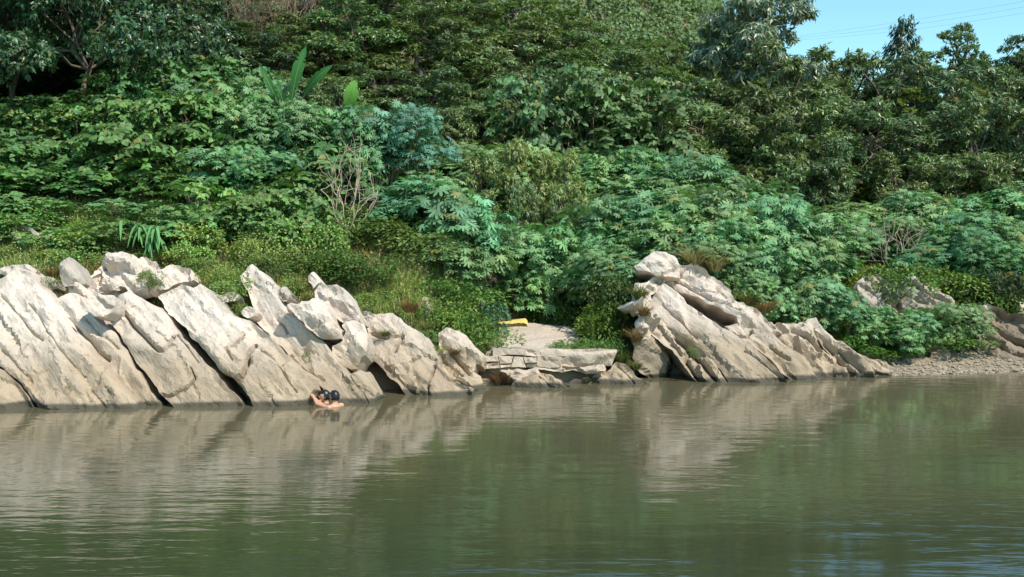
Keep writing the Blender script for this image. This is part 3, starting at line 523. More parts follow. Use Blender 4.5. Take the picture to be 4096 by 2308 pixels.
broken_course('step_ledge', 1972, 2478, 1397, 1425, .56, 1.0, 120, 230, 0, 3)
broken_course('paving_stone', 1932, 2150, 1427, 1474, .52, .6, 34, 74, .6, 5)
broken_course('paving_stone', 2150, 2452, 1427, 1466, .50, .6, 60, 130, .25, 6)
ledge('overhang_slab', [(2128, 1468), (2250, 1464), (2424, 1464), (2432, 1478), (2420, 1492), (2350, 1499), (2300, 1488), (2240, 1486), (2170, 1484)], .36, .8, r=.05, rough=1.2)
ledge('wall_base', [(1925, 1474), (2150, 1476), (2175, 1500), (2190, 1570), (1915, 1575)], .58, .6, rough=1.6, r=.1)
ledge('back_wall', [(2100, 1460), (2520, 1450), (2540, 1570), (2100, 1575)], 1.3, .4, rough=1.4, mat=ROCK_GREY)
# sloping apron of bare rock behind the landing
def apron():
    O = np.array([(1978, 1296), (2060, 1286), (2200, 1294), (2300, 1300), (2330, 1340), (2290, 1370), (2420, 1392), (2470, 1401), (1975, 1402), (1950, 1370)], float)
    P = []
    for p in O:
        d = ray(*p); Yb = 22.55 + (1402 - p[1]) / 110 * 3.7
        P.append(at(p[0], p[1], Yb))
    P = np.array(P); B = resample(P[:, :2], 0.1); lo, hi = B.min(0), B.max(0)
    X, Y = np.meshgrid(np.arange(lo[0], hi[0], 0.09), np.arange(lo[1], hi[1], 0.09)); I = np.stack([X.ravel(), Y.ravel()], 1); I = I[inside(I, B)]
    I = I[segdist(I, B, np.roll(B, -1, 0)) > 0.05]; nb = len(B)
    res = geometry.delaunay_2d_cdt([Vector(p) for p in np.concatenate([B, I])], [(i, (i + 1) % nb) for i in range(nb)], [], 1, 1e-5)
    V2 = np.array([tuple(v) for v in res[0]]); A = np.c_[P[:, :2], np.ones(len(P))]; co = np.linalg.lstsq(A, P[:, 2], rcond=None)[0]
    z = np.c_[V2, np.ones(len(V2))] @ co; s = (V2[:, 0] + 0.5 * V2[:, 1])
    z = z + 0.03 * fbm(np.c_[V2 * 1.6, V2[:, :1] * 0], 3, 77) + 0.03 * np.round(vnoise(np.c_[V2[:, :1] * .8, V2[:, 1:] * 2.6, V2[:, :1] * 0], 78) * 2) / 2
    e = segdist(V2, B, np.roll(B, -1, 0)); z -= 0.12 * np.exp(-e / 0.06)
    V = np.c_[V2, z]; Fs = [f for f in res[2] if len(f) == 3]
    mb = MB(); mb.add(V, Fs)
    Vl = V.copy(); Vl[:, 2] -= 0.5; mb.add(Vl, [f[::-1] for f in Fs])
    o = link('rock_apron', mesh_np('rock_apron', *mb.arrays(), ROCK_LAND, True)); tag(o, 'bare sloping rock apron behind the stone landing', 'rock'); return o
apron()

# ------------------------------------------------------------------ leaves and plants
def unit(a): return a / (np.linalg.norm(a, axis=-1, keepdims=True) + 1e-9)
def leaf_tpl(w, fold=0.06, droop=0.15, kind='ovate'):
    if kind == 'ovate':
        V = [(0, 0, 0), (-w, .38, fold), (0, .42, 0), (w, .38, fold), (0, 1, -droop)]
        F = [(0, 2, 1), (0, 3, 2), (1, 2, 4), (2, 3, 4)]
    elif kind == 'heart':
        V = [(0, 0, 0), (-w * .8, .05, fold), (-w, .36, fold), (0, .4, 0), (w, .36, fold), (w * .8, .05, fold), (-w * .55, .72, fold * .2 - droop * .4), (w * .55, .72, fold * .2 - droop * .4), (0, 1.05, -droop)]
        F = [(0, 3, 2), (0, 2, 1), (0, 4, 3), (0, 5, 4), (2, 3, 6), (3, 4, 7), (3, 7, 6), (6, 7, 8)]
    elif kind == 'palm':
        V = [(0, 0, 0)]; F = []; n = 8
        an = np.radians(np.linspace(-140, 140, n)); ln = [.62, .8, .95, 1.0, 1.0, .95, .8, .62]
        for a, l in zip(an, ln):
            i = len(V)
            for da, rr in ((-.34, .36), (-.17, .74), (0, 1.0), (.17, .74), (.34, .36)):
                t = a + da; R = rr * l; V.append((R * math.sin(t), .25 + R * math.cos(t), -droop * (R ** 1.8) + (fold if rr == 1.0 or abs(da) < .05 else 0)))
            F += [(0, i + 1, i), (0, i + 3, i + 1), (0, i + 4, i + 3), (i + 1, i + 3, i + 2)]
        V[0] = (0, .25, 0.03)
    elif kind == 'blade':
        V = [(-w, 0, 0), (w, 0, 0), (-w * .8, .5, .0), (w * .8, .5, .0), (0, 1, -droop)]; F = [(0, 1, 3), (0, 3, 2), (2, 3, 4)]
    return np.array(V, float), np.array(F, int)
def leaves(mb, P, D, N, S, tpl):
    V, F = tpl; P = np.asarray(P, float); y = unit(np.asarray(D, float)); x = unit(np.cross(y, N)); z = np.cross(x, y)
    S = np.broadcast_to(np.asarray(S, float), (len(P),))[:, None, None]
    W = P[:, None, :] + S * (V[None, :, :1] * x[:, None, :] + V[None, :, 1:2] * y[:, None, :] + V[None, :, 2:] * z[:, None, :])
    n = len(V); FF = (F[None] + (np.arange(len(P)) * n)[:, None, None]).reshape(-1, 3)
    mb.add(W.reshape(-1, 3), FF)
def blob_points(R, n, blobs, zmin=-0.35, cull=0.86, sq=.85):
    C = np.array([b[:3] for b in blobs]); r = np.array([b[3] for b in blobs]); w = r ** 2 / (r ** 2).sum()
    k = R.choice(len(C), n * 3, p=w); d = unit(R.normal(size=(n * 3, 3))); d = d
    ok = d[:, 2] > zmin; k, d = k[ok], d[ok]
    rr = r[k] * R.uniform(0.72, 1.04, len(k)) * (1 + 0.12 * R.normal(size=len(k)))
    P = C[k] + d * rr[:, None] * np.array([1, 1, sq])
    dist = np.linalg.norm((P[:, None, :] - C[None]) / np.array([1, 1, sq]), axis=2) / r[None]; dist[np.arange(len(k)), k] = 9
    ok = dist.min(1) > cull
    return P[ok][:n], d[ok][:n]
def limb(R, a, b, r0, r1, n=6, wob=0.06):
    t = np.linspace(0, 1, n)[:, None]; a = np.asarray(a); b = np.asarray(b); L = np.linalg.norm(b - a)
    p = a + (b - a) * t; p[:, 2] += 0.12 * L * np.sin(t[:, 0] * math.pi)
    p[1:-1] += R.normal(size=(n - 2, 3)) * wob * L
    return p, np.linspace(r0, r1, n)
T_CASTOR = leaf_tpl(0, .05, .32, 'palm'); T_HEART = leaf_tpl(.40, .08, .22, 'heart'); T_LANCE = leaf_tpl(.155, .03, .14); T_OVATE = leaf_tpl(.26, .05, .15)
T_NARROW = leaf_tpl(.09, .015, .2); T_BLADE = leaf_tpl(.03, 0, .3, 'blade')
PROTO = {}
def proto(sp, seed, H, foliage, stem, leafmat, stemmat):
    H = float(np.percentile(foliage.arrays()[0][:, 2], 99.6)); PROTO.setdefault(sp, []).append((mesh_np(sp + '_foliage', *foliage.arrays(), leafmat, False), mesh_np(sp + '_stem', *stem.arrays(), stemmat, True), H))
def make_castor(seed, small=False):
    R = np.random.default_rng(seed); fo, st = MB(), MB()
    blobs = [(R.uniform(-.55, .55), R.uniform(-.55, .55), R.uniform(.55, 1.5), R.uniform(.3, .5)) for _ in range(9)]
    P, d = blob_points(R, 480 if small else 250, blobs, -0.3, 0.8)
    out = unit(P * np.array([1, 1, .5]) - np.array([0, 0, .4])); D = unit(out * np.array([1, 1, .3]) + R.normal(size=P.shape) * .35 + np.array([0, 0, -.42]))
    N = unit(out * 1.0 + np.array([0, 0, .75]) + R.normal(size=P.shape) * .3)
    S = R.uniform(.07, .14, len(P)) if small else R.uniform(.10, .21, len(P)); leaves(fo, P, D, N, S, T_CASTOR)
    for b in blobs:
        p, r = limb(R, (R.uniform(-.1, .1), R.uniform(-.1, .1), 0), (b[0], b[1], b[2] + b[3] * .4), .022, .01); st.tube(p, r)
        for _ in range(7):
            e = np.array(b[:3]) + unit(R.normal(size=3) * [1, 1, .6] + [0, 0, .2]) * b[3] * .9; p2, r2 = limb(R, p[4], e, .008, .005, 4); st.tube(p2, r2, 3)
    proto('castor', seed, 1.9, fo, st, LEAF, STEM)
def make_mulberry(seed, sp='mulberry', K=1.0, ntw=105):
    R = np.random.default_rng(seed); fo, st = MB(), MB()
    blobs = [(R.uniform(-.9, .9) * K, R.uniform(-.8, .8) * K, R.uniform(.6, 1.9) * K, R.uniform(.42, .7) * (1 + .4 * (K - 1))) for _ in range(int(11 * K * K))]
    P, d = blob_points(R, ntw, blobs, -0.15, 0.8, .7)
    for p0, dd in zip(P, d):
        o = unit(dd * np.array([1, 1, .5]) + R.normal(size=3) * .3); L = R.uniform(.4, .75); n = R.integers(6, 10)
        t = np.linspace(.1, 1, n); pts = p0 + (t * L - L * .7)[:, None] * o + np.c_[t * 0, t * 0, .12 - .42 * t ** 2 * L]
        side = unit(np.cross(o, [0, 0, 1])); sg = np.where(np.arange(n) % 2 == 0, 1, -1)[:, None]
        D = unit(side * sg * .8 + o * .45 + np.array([0, 0, -.55]) + R.normal(size=(n, 3)) * .22)
        N = unit(np.array([0, 0, .8]) + o * .9 + R.normal(size=(n, 3)) * .25)
        leaves(fo, pts, D, N, R.uniform(.125, .205, n), T_HEART)
        st.tube(pts, np.linspace(.008, .003, n), 3)
    for b in blobs:
        p, r = limb(R, (R.uniform(-.15, .15), R.uniform(-.15, .15), 0), (b[0], b[1], b[2]), .03, .012); st.tube(p, r)
    proto(sp, seed, 2.4, fo, st, LEAF, BARK)
def make_longan(seed, sp='longan', tpl=T_LANCE, H=5.0, wide=1.75, z0=.5, ncl=960, nl=9, ls=(.17, .28), droop=.75, mat=None, nblob=24, br=(.5, .85), taper=.5, sq=.82, zmin=-.4):
    R = np.random.default_rng(seed); fo, st = MB(), MB(); blobs = []
    for _ in range(nblob):
        z = z0 + (H - .6 - z0) * ((_ + R.uniform(0, 1)) / nblob); f = (z - z0) / (H - z0); wr = wide * (1 - taper * f ** 1.5) * math.sqrt(R.uniform(0.05, 1)); a = R.uniform(0, 2 * math.pi)
        blobs.append((wr * math.cos(a), wr * math.sin(a), z, R.uniform(*br) * (1 - .3 * f)))
    P, d = blob_points(R, ncl, blobs, zmin, 0.82, sq); n = len(P)
    tw = unit(d * np.array([1, 1, .6]) + R.normal(size=(n, 3)) * .35)
    k = np.repeat(np.arange(n), nl); a = np.tile(np.arange(nl) * 2.4, n) + R.uniform(0, 6, n)[k]
    s1 = unit(np.cross(tw, [0.1, 0, 1])); s2 = np.cross(tw, s1)
    D = unit(tw[k] * .6 + s1[k] * np.cos(a)[:, None] + s2[k] * np.sin(a)[:, None] + np.array([0, 0, -droop]) + R.normal(size=(len(k), 3)) * .2)
    N = unit(tw[k] * .9 + np.array([0, 0, .8]) + R.normal(size=(len(k), 3)) * .3)
    pos = P[k] - tw[k] * (R.uniform(0, .16, len(k)))[:, None]
    leaves(fo, pos, D, N, R.uniform(*ls, len(k)), tpl)
    top = np.array([R.normal() * .1, R.normal() * .1, H * .55]); p, r = limb(R, (0, 0, 0), top, .12, .06, 7, .03); st.tube(p, r, 7)
    for b in blobs:
        a_ = p[R.integers(3, 7)]; pp, rr = limb(R, a_, b[:3], .05, .012); st.tube(pp, rr, 4)
        for _ in range(5):
            e = np.array(b[:3]) + unit(R.normal(size=3)) * b[3] * .85; p2, r2 = limb(R, pp[4], e, .014, .005, 4); st.tube(p2, r2, 3)
    proto(sp, seed, H, fo, st, mat or LEAF_WAX, BARK)
def make_herb(seed):
    R = np.random.default_rng(seed); fo, st = MB(), MB()
    blobs = [(R.uniform(-.4, .4), R.uniform(-.4, .4), R.uniform(.25, .7), R.uniform(.18, .32)) for _ in range(9)]
    P, d = blob_points(R, 900, blobs, -0.4, .7); n = len(P)
    D = unit(d * [1, 1, .4] + R.normal(size=(n, 3)) * .5 + [0, 0, -.2]); N = unit(R.normal(size=(n, 3)) * .4 + [0, 0, 1])
    leaves(fo, P, D, N, R.uniform(.05, .10, n), T_OVATE)
    for b in blobs:
        p, r = limb(R, (0, 0, 0), b[:3], .01, .005, 5); st.tube(p, r, 3)
    proto('herb', seed, .95, fo, st, LEAF, STEM)
def make_column(seed):
    R = np.random.default_rng(seed); fo, st = MB(), MB(); blobs = []
    for i in range(16):
        f = i / 15; blobs.append((R.normal() * .18 + .55 * f, R.normal() * .2, .6 + 4.6 * f, .62 - .28 * f + R.uniform(-.08, .08)))
    P, d = blob_points(R, 620, blobs, -.6, .8); n = len(P); nl = 7; k = np.repeat(np.arange(n), nl)
    D = unit(d[k] * [1, 1, .2] * .7 + R.normal(size=(len(k), 3)) * .35 + [-.15, 0, -.9]); N = unit(d[k] + [0, 0, .6] + R.normal(size=(len(k), 3)) * .3)
    leaves(fo, P[k] + R.normal(size=(len(k), 3)) * .05, D, N, R.uniform(.16, .28, len(k)), T_LANCE)
    p, r = limb(R, (0, 0, 0), (.55, 0, 5.2), .12, .03, 8, .01); st.tube(p, r, 6)
    proto('column', seed, 5.6, fo, st, LEAF_WAX, BARK)
for i in range(6): make_castor(100 + i, i % 2 == 1)
for i in range(5): make_mulberry(200 + i)
for i in range(4): make_mulberry(250 + i, 'bigmulberry', 1.6, 260)
for i in range(5): make_longan(300 + i)
for i in range(4): make_longan(400 + i, 'loose', T_OVATE, 6.0, 1.5, .8, 1200, 8, (.09, .15), .15, LEAF, 26, (.4, .75), .75, .7, -.3)
for i in range(2): make_longan(500 + i, 'willowy', leaf_tpl(.13, .02, .2), 6.5, 2.0, 1.2, 1500, 10, (.2, .33), 1.1, LEAF_WAX, 26, (.6, 1.0), .5, .85, -.5)
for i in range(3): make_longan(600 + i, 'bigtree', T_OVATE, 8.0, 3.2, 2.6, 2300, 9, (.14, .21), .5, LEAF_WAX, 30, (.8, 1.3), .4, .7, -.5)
for i in range(4): make_herb(700 + i)
make_column(801)

NAMES = {'castor': ('castor_bush', 'foliage', 'stem', 'bush'), 'mulberry': ('broadleaf_shrub', 'foliage', 'stem', 'shrub'), 'bigmulberry': ('broadleaf_shrub', 'foliage', 'stem', 'shrub'), 'longan': ('evergreen_tree', 'crown', 'trunk', 'tree'),
         'loose': ('slender_tree', 'crown', 'trunk', 'tree'), 'willowy': ('drooping_tree', 'crown', 'trunk', 'tree'), 'bigtree': ('shade_tree', 'crown', 'trunk', 'tree'),
         'herb': ('leafy_weed', 'foliage', 'stem', 'plant'), 'column': ('vine_covered_tree', 'crown', 'trunk', 'tree')}
COLS = {'bigmulberry': (0.14, 0.28, 0.085), 'castor': (0.205, 0.37, 0.165), 'mulberry': (0.14, 0.28, 0.085), 'longan': (0.14, 0.215, 0.072), 'loose': (0.14, 0.23, 0.055),
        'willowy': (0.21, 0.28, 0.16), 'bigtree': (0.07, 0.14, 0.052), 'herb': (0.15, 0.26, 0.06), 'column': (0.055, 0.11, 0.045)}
def plant(sp, X, Y, height, label, group=None, wide=1.0, col=None, cvar=0.18, sink=0.05, z=None, rz=None):
    fo, st, H = PROTO[sp][rng.integers(len(PROTO[sp]))]; nm = NAMES[sp]
    s = max(height, .3) / H; root = link(nm[0], None, loc=(X, Y, (tz(X, Y) if z is None else z) - sink))
    root.scale = (s * wide, s * wide, s); root.rotation_euler = (0, 0, rng.uniform(0, 6.28) if rz is None else rz)
    root.empty_display_size = 0.2
    f = link(nm[1], fo, root); link(nm[2], st, root)
    c = np.array(col if col else COLS[sp]) * (1 + rng.uniform(-cvar, cvar)) * (1 + rng.uniform(-.06, .06, 3)); yv = rng.uniform(-.14, .2); c = c * np.array([1 + yv, 1 + .25 * yv, 1 - yv * .6]); f.color = (*c, 1)
    tag(root, label, nm[3], group); return root
ANCHOR = [(60, 'the lichen-stained rock'), (250, 'the broad tan slab'), (450, 'the white capstone'), (820, 'the two-tiered slab'), (1030, 'the whitish slab'), (1240, 'the fin slab'), (1440, 'the wedged boulder'), (1640, 'the dark cleft'), (1960, 'the knobbly rock'), (2300, 'the stone landing'), (2520, 'the landing hollow'), (2740, 'the crowning boulder'), (3000, 'the leaning slab'), (3200, 'the hollowed mass'), (3430, 'the white-tipped pinnacle'), (3620, 'the gravel point'), (3860, 'the split boulder'), (9999, 'the white-crested outcrop')]
ROWED = []
def row(sp, Y, tops, spacing, label, group, wide=1.0, jy=12, jd=0.5, col=None, hmin=.8, cvar=.18, size=None):
    tops = np.array(tops, float); x = tops[0, 0]
    while x <= tops[-1, 0]:
        yt = np.interp(x, tops[:, 0], tops[:, 1]) + rng.uniform(-jy, jy); d = Y + rng.uniform(-jd, jd)
        p = at(x + rng.uniform(-.25, .25) * spacing, yt, d); g = tz(p[0], d); h = p[2] - g
        w = wide * (1 if size is None else np.clip(size / max(h, .3), .5, 2.2))
        if h >= hmin: ROWED.append((plant(sp, p[0], d, h * 1.03, label, group, w * rng.uniform(.9, 1.12), col, cvar), [a for m_, a in ANCHOR if x <= m_][0], h))
        x += spacing * rng.uniform(.8, 1.2)

#--- trees of the wooded slope, from the back to the front
row('loose', 50, [(600, -200), (1150, -150), (2100, -60), (2300, 40), (2450, 100), (2560, 170), (2700, 160), (2760, 225), (2950, 250)], 120, 'sunlit slender tree under the far hill', 'trees along the top of the slope', 1.2, 30, 2, (0.13, 0.215, 0.045), size=4.5)
row('longan', 45, [(1250, -80), (1500, -90), (1900, 20), (2300, 150), (2500, 230), (2700, 280), (3000, 260), (3150, 190)], 210, 'dark evergreen tree high on the slope', 'dark evergreen trees high on the slope', 1.15, 40, 1.5, size=5.0)
row('loose', 48, [(3230, 250), (3450, 255), (3560, 260), (3700, 215), (3950, 240), (4300, 210)], 120, 'yellow-green slender tree on the skyline', 'yellow-green trees on the skyline', 1.15, 25, 2, (0.15, 0.225, 0.045), size=4.5)
_w = plant('willowy', at(3020, 0, 41)[0], 41, at(3020, -70, 41)[2] - tz(at(3020, 0, 41)[0], 41), 'tall grey-green drooping-leaved tree rising over the skyline', None, 1.12)
_w.children[0].color = (0.22, 0.28, 0.17, 1)
plant('column', at(3560, 0, 43)[0], 43, at(3600, 72, 43)[2] - tz(at(3560, 0, 43)[0], 43), 'narrow leaning vine-covered tree standing against the sky', None, .95, rz=0.0)
plant('loose', at(3670, 0, 46)[0], 46, at(3670, 175, 46)[2] - tz(at(3670, 0, 46)[0], 46), 'small bright tree just beside the narrow vine-covered one', None, .7, (0.140, 0.238, 0.056))
plant('loose', at(3850, 0, 47)[0], 47, at(3850, 88, 47)[2] - tz(at(3850, 0, 47)[0], 47), 'tall feathery tree with spreading boughs against the sky', None, 1.05, (0.126, 0.210, 0.056))
plant('loose', at(4090, 0, 47)[0], 47, at(4090, 140, 47)[2] - tz(at(4090, 0, 47)[0], 47), 'bushy dark tree under the power lines beside the feathery tree', None, 1.0, (0.077, 0.140, 0.042))
row('longan', 39.5, [(1230, 80), (1400, 0), (1700, 60), (2000, 170), (2250, 210), (2500, 240), (2700, 310), (2900, 290), (3100, 220), (3250, 240), (3350, 225), (3500, 265), (3700, 280), (3900, 280), (4250, 280)], 215, 'dark evergreen in the tall tree belt', 'dark evergreen belt above the castor thicket', 1.05, 45, 1.2, size=4.6)
row('loose', 37, [(760, 90), (900, 60), (1100, 110), (1200, 110)], 110, 'olive slender tree before the dry brush', 'olive trees before the dry brush', 1.1, 25, .5, (0.13, 0.19, 0.055), size=3.6)
row('loose', 38.2, [(1300, 130), (1500, 60), (1750, 150), (2000, 240), (2300, 190), (2550, 280), (2800, 330), (3050, 290), (3500, 330), (4200, 310)], 330, 'fresh yellow-green tree between the dark evergreens', 'yellow-green trees between the evergreens', 1.1, 40, .8, (0.15, 0.23, 0.05), size=4.0)
row('longan', 34.6, [(1330, 300), (1500, 240), (1750, 300), (2000, 390), (2250, 250), (2500, 330), (2750, 370), (3000, 340), (3250, 380), (3450, 410), (3650, 430), (3850, 420), (4250, 420)], 215, 'round evergreen with drooping leaves behind the thicket', 'evergreen trees just behind the castor thicket', 1.05, 45, .7, size=3.9)
row('longan', 33.0, [(1430, 420), (1600, 400), (1800, 430), (1950, 470)], 130, 'low dark evergreen above the castor mound', 'low dark evergreens above the mound', 1.1, 30, .5, size=2.8)
row('longan', 33.0, [(2780, 560), (3000, 520), (3250, 560), (3450, 600), (3700, 620), (4200, 640)], 260, 'low evergreen at the thicket edge', 'low evergreens at the thicket edge', 1.05, 40, .5, size=2.6)
row('bigmulberry', 33.2, [(2130, 320), (2300, 300), (2420, 330), (2560, 400)], 130, 'pale large-leaved tree amid the dark evergreens', 'pale large-leaved trees amid the evergreens', 1.0, 25, .4, (0.14, 0.25, 0.10), size=3.4)
# shade trees over the dark hollow on the left
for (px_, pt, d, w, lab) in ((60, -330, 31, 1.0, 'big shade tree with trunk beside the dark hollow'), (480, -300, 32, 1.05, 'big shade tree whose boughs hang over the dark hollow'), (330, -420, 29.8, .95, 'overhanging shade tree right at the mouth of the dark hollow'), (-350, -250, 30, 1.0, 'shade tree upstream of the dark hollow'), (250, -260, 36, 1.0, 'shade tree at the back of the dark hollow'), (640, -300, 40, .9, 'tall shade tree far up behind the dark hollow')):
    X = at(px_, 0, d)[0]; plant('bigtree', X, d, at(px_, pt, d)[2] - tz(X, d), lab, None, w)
row('longan', 34.5, [(-300, 230), (100, 200), (400, 190), (700, 130), (1000, 140)], 120, 'evergreen darkened for shade inside the hollow', 'evergreens in the deep shade of the hollow', 1.2, 25, .7, (0.070, 0.126, 0.042), size=3.2)  # darker leaf colour paints in the shade of the hollow
row('longan', 41, [(-300, 0), (300, -60), (700, -80), (1000, 60)], 170, 'dark evergreen shaded behind the hollow', 'shaded evergreens behind the hollow', 1.2, 25, 1.5, size=5)
#--- broadleaf shrubs on the left
row('bigmulberry', 30.5, [(-250, 380), (60, 390), (250, 390), (450, 350), (560, 280), (640, 215), (740, 215), (820, 280), (900, 330), (1050, 360)], 120, 'arching broadleaf shrub rimming the hollow', 'arching shrubs at the rim of the hollow', 1.0, 14, .4, size=3)
row('bigmulberry', 29, [(-250, 450), (60, 440), (250, 440), (450, 420), (650, 370), (850, 380), (1050, 420), (1250, 440), (1450, 480)], 115, 'dense broadleaf shrub level with the banana plants', 'broadleaf shrubs below the banana plants', 1.0, 16, .4, size=2.6)
row('mulberry', 27.6, [(-250, 560), (60, 540), (250, 540), (450, 500), (650, 500), (850, 520), (1050, 540), (1250, 560), (1420, 600)], 135, 'large-leaved broadleaf shrub midway up the slope', 'large-leaved shrubs midway up the slope', 1.0, 18, .4, size=2.3)
row('mulberry', 26.6, [(-250, 690), (60, 680), (250, 650), (420, 700), (600, 640), (850, 690), (1050, 680), (1300, 700)], 120, 'low broadleaf shrub edging the meadow', 'low shrubs at the edge of the meadow', 1.0, 20, .35, (0.112, 0.245, 0.063), size=2)
row('mulberry', 25.5, [(-250, 780), (0, 760), (150, 770), (300, 790), (450, 800), (560, 810)], 125, 'small broadleaf shrub reaching into the meadow', 'small shrubs reaching into the meadow', 1.0, 20, .3, (0.15, 0.29, 0.085), size=1.5)
row('mulberry', 24.7, [(-250, 790), (0, 770), (200, 800), (450, 780), (650, 790), (850, 750), (1050, 760), (1250, 770)], 130, 'lowest broadleaf shrub standing in the meadow', 'lowest shrubs standing in the meadow', 1.0, 50, .6, (0.16, 0.30, 0.09), .5, size=1.6)
row('mulberry', 23.9, [(-250, 870), (100, 860), (400, 880), (800, 840), (1050, 830), (1300, 840)], 190, 'bushy broadleaf sapling among the meadow weeds', 'broadleaf saplings among the meadow weeds', 1.0, 45, .5, (0.18, 0.33, 0.10), .4, size=1.3)
row('longan', 31.3, [(1170, 350), (1280, 330), (1380, 350)], 100, 'dark leafy shrub behind the banana plants', 'dark shrubs behind the banana plants', 1.0, 20, .3, size=2.2)
row('castor', 29.5, [(830, 330), (1000, 310), (1100, 330)], 85, 'blue-green castor bush below banana leaves', 'castor bushes below the banana leaves', 1.0, 12, .4, size=2.2)
row('castor', 28.2, [(950, 430), (1100, 440), (1300, 420), (1500, 440), (1620, 430)], 95, 'blue-green castor bush among the broadleaf shrubs', 'castor bushes among the broadleaf shrubs', 1.0, 14, .4, size=2.0)
row('castor', 28.6, [(1520, 430), (1660, 430)], 70, 'silvery castor bush beneath the lone banana leaf', 'silvery castor bushes', 1.0, 8, .3, (0.168, 0.336, 0.224), size=2.0)
row('castor', 26.8, [(850, 600), (1000, 600), (1250, 640)], 110, 'castor bush beside dead branches', 'castor bushes beside the dead branches', .95, 14, .3, size=1.7)
#--- the castor thicket
row('castor', 31.4, [(1650, 540), (1900, 570), (2350, 640), (2480, 595), (2640, 590), (2760, 600), (2900, 730), (3100, 740)], 92, 'castor bush on the upper thicket fringe', 'castor bushes on the upper fringe of the thicket', 1.0, 22, .3, size=2.2)
row('castor', 30.5, [(1560, 640), (1750, 640), (1900, 660), (2330, 720), (2480, 680), (2640, 670), (2780, 700), (2900, 780)], 92, 'castor bush in the upper thicket', 'castor bushes in the upper thicket', 1.0, 22, .25, size=2.1)
row('longan', 29.6, [(1930, 620), (2050, 580), (2200, 590), (2330, 660)], 100, 'yellowish narrow-leaved shrub inside the castor thicket', 'yellowish narrow-leaved shrubs in the thicket', .9, 22, .3, (0.20, 0.27, 0.075), size=2.2)
row('longan', 28.5, [(1920, 760), (2050, 720), (2200, 740), (2340, 790), (2450, 760)], 105, 'olive narrow-leaved shrub low in the castor thicket', 'olive narrow-leaved shrubs in the thicket', .9, 22, .3, (0.17, 0.25, 0.08), size=1.9)
row('castor', 27.4, [(2380, 790), (2520, 760), (2650, 770), (2760, 745), (2900, 750), (3050, 785), (3200, 860), (3330, 930)], 88, 'castor bush in the thicket heart', 'castor bushes in the heart of the thicket', 1.0, 20, .25, size=2.2)
row('castor', 26.2, [(1570, 770), (1660, 715), (1740, 692), (1820, 712), (1890, 770)], 82, 'tall castor bush of the mound beside the meadow', 'castor bushes of the mound beside the meadow', 1.0, 12, .2, (0.22, 0.42, 0.20), size=2.2)
row('castor', 25.6, [(1590, 880), (1700, 845), (1800, 860), (1880, 930), (1960, 980)], 84, 'leaning castor bush in front of the mound', 'castor bushes in front of the mound', 1.0, 14, .2, size=1.8)
row('castor', 26.5, [(2420, 880), (2560, 880), (2700, 850), (2900, 850), (3050, 880), (3200, 950), (3330, 1010)], 86, 'castor bush on the lower thicket fringe', 'castor bushes on the lower fringe of the thicket', 1.0, 20, .25, size=1.9)
row('castor', 27.2, [(2060, 970), (2150, 895), (2220, 882), (2300, 900), (2390, 970)], 80, 'tall castor bush of the mound over the landing', 'castor bushes of the mound over the landing', 1.0, 12, .2, (0.21, 0.40, 0.19), size=2.0)
row('castor', 25.7, [(2420, 980), (2560, 1000), (2760, 980), (2900, 960), (3100, 980), (3250, 1040), (3330, 1090)], 84, 'castor bush at the thicket foot', 'castor bushes at the foot of the thicket', 1.0, 18, .2, size=1.6)
row('castor', 26.75, [(2080, 1070), (2200, 1030), (2300, 1045), (2420, 1100)], 84, 'large-leaved castor bush overhanging grass', 'castor bushes overhanging the landing', 1.0, 14, .15, (0.20, 0.37, 0.15), size=1.3)
row('castor', 25.1, [(2920, 1070), (3050, 1060), (3200, 1100), (3300, 1140)], 80, 'castor bush behind the leaning outcrop ridge', 'castor bushes behind the leaning outcrop', 1.0, 16, .15, size=1.4)
row('castor', 31.6, [(3300, 800), (3500, 790), (3700, 760), (3900, 770), (4200, 720)], 100, 'castor bush under the skyline trees', 'castor bushes under the skyline trees', 1.0, 25, .4, size=2.1)
row('castor', 30.2, [(3350, 900), (3550, 860), (3800, 870), (4200, 840)], 110, 'castor bush across the open upper slope', 'castor bushes across the open slope', 1.0, 25, .4, size=1.8)
plant('castor', at(1960, 1300, 24.2)[0], 24.2, 1.25, 'young upright castor plant beside the yellow cloth', None, .6, (0.084, 0.238, 0.140))
row('castor', 28.4, [(3680, 960), (3700, 900), (3800, 890), (3900, 920), (4000, 1000), (4150, 1000)], 95, 'castor bush on the open upper slope', 'castor bushes above the grey outcrop', 1.05, 16, .5, (0.119, 0.280, 0.126), size=1.9)
row('castor', 25.3, [(3480, 1215), (3560, 1240), (3640, 1250), (3740, 1235)], 62, 'castor plant in front of the grey outcrops', 'castor plants in front of the grey outcrops', 1.0, 14, .2, (0.19, 0.36, 0.14), size=1.0)
row('herb', 25.4, [(3600, 1330), (3700, 1340), (3850, 1330), (3960, 1380)], 60, 'trailing weed along the foot of the grey outcrops', 'trailing weeds under the outcrops', 1.5, 12, .3, (0.17, 0.31, 0.07), .1, size=.6)
row('herb', 26.8, [(3600, 1060), (3800, 1110), (3900, 1130), (4050, 1130)], 70, 'leafy bush filling the slope over the outcrops', 'leafy bushes over the outcrops', 1.4, 15, .3, (0.19, 0.32, 0.07), .2, size=.9)
row('castor', 24.9, [(3420, 1230), (3490, 1260), (3570, 1300), (3690, 1260)], 85, 'low castor plant among creepers', 'low castor plants among the creepers', 1.0, 14, .3, size=1.0)
row('castor', 25.4, [(3800, 1215), (3850, 1205), (3900, 1240)], 50, 'castor bush leaning on rock', 'castor bushes by the white-crested outcrop', 1.0, 12, .2, size=1.2)
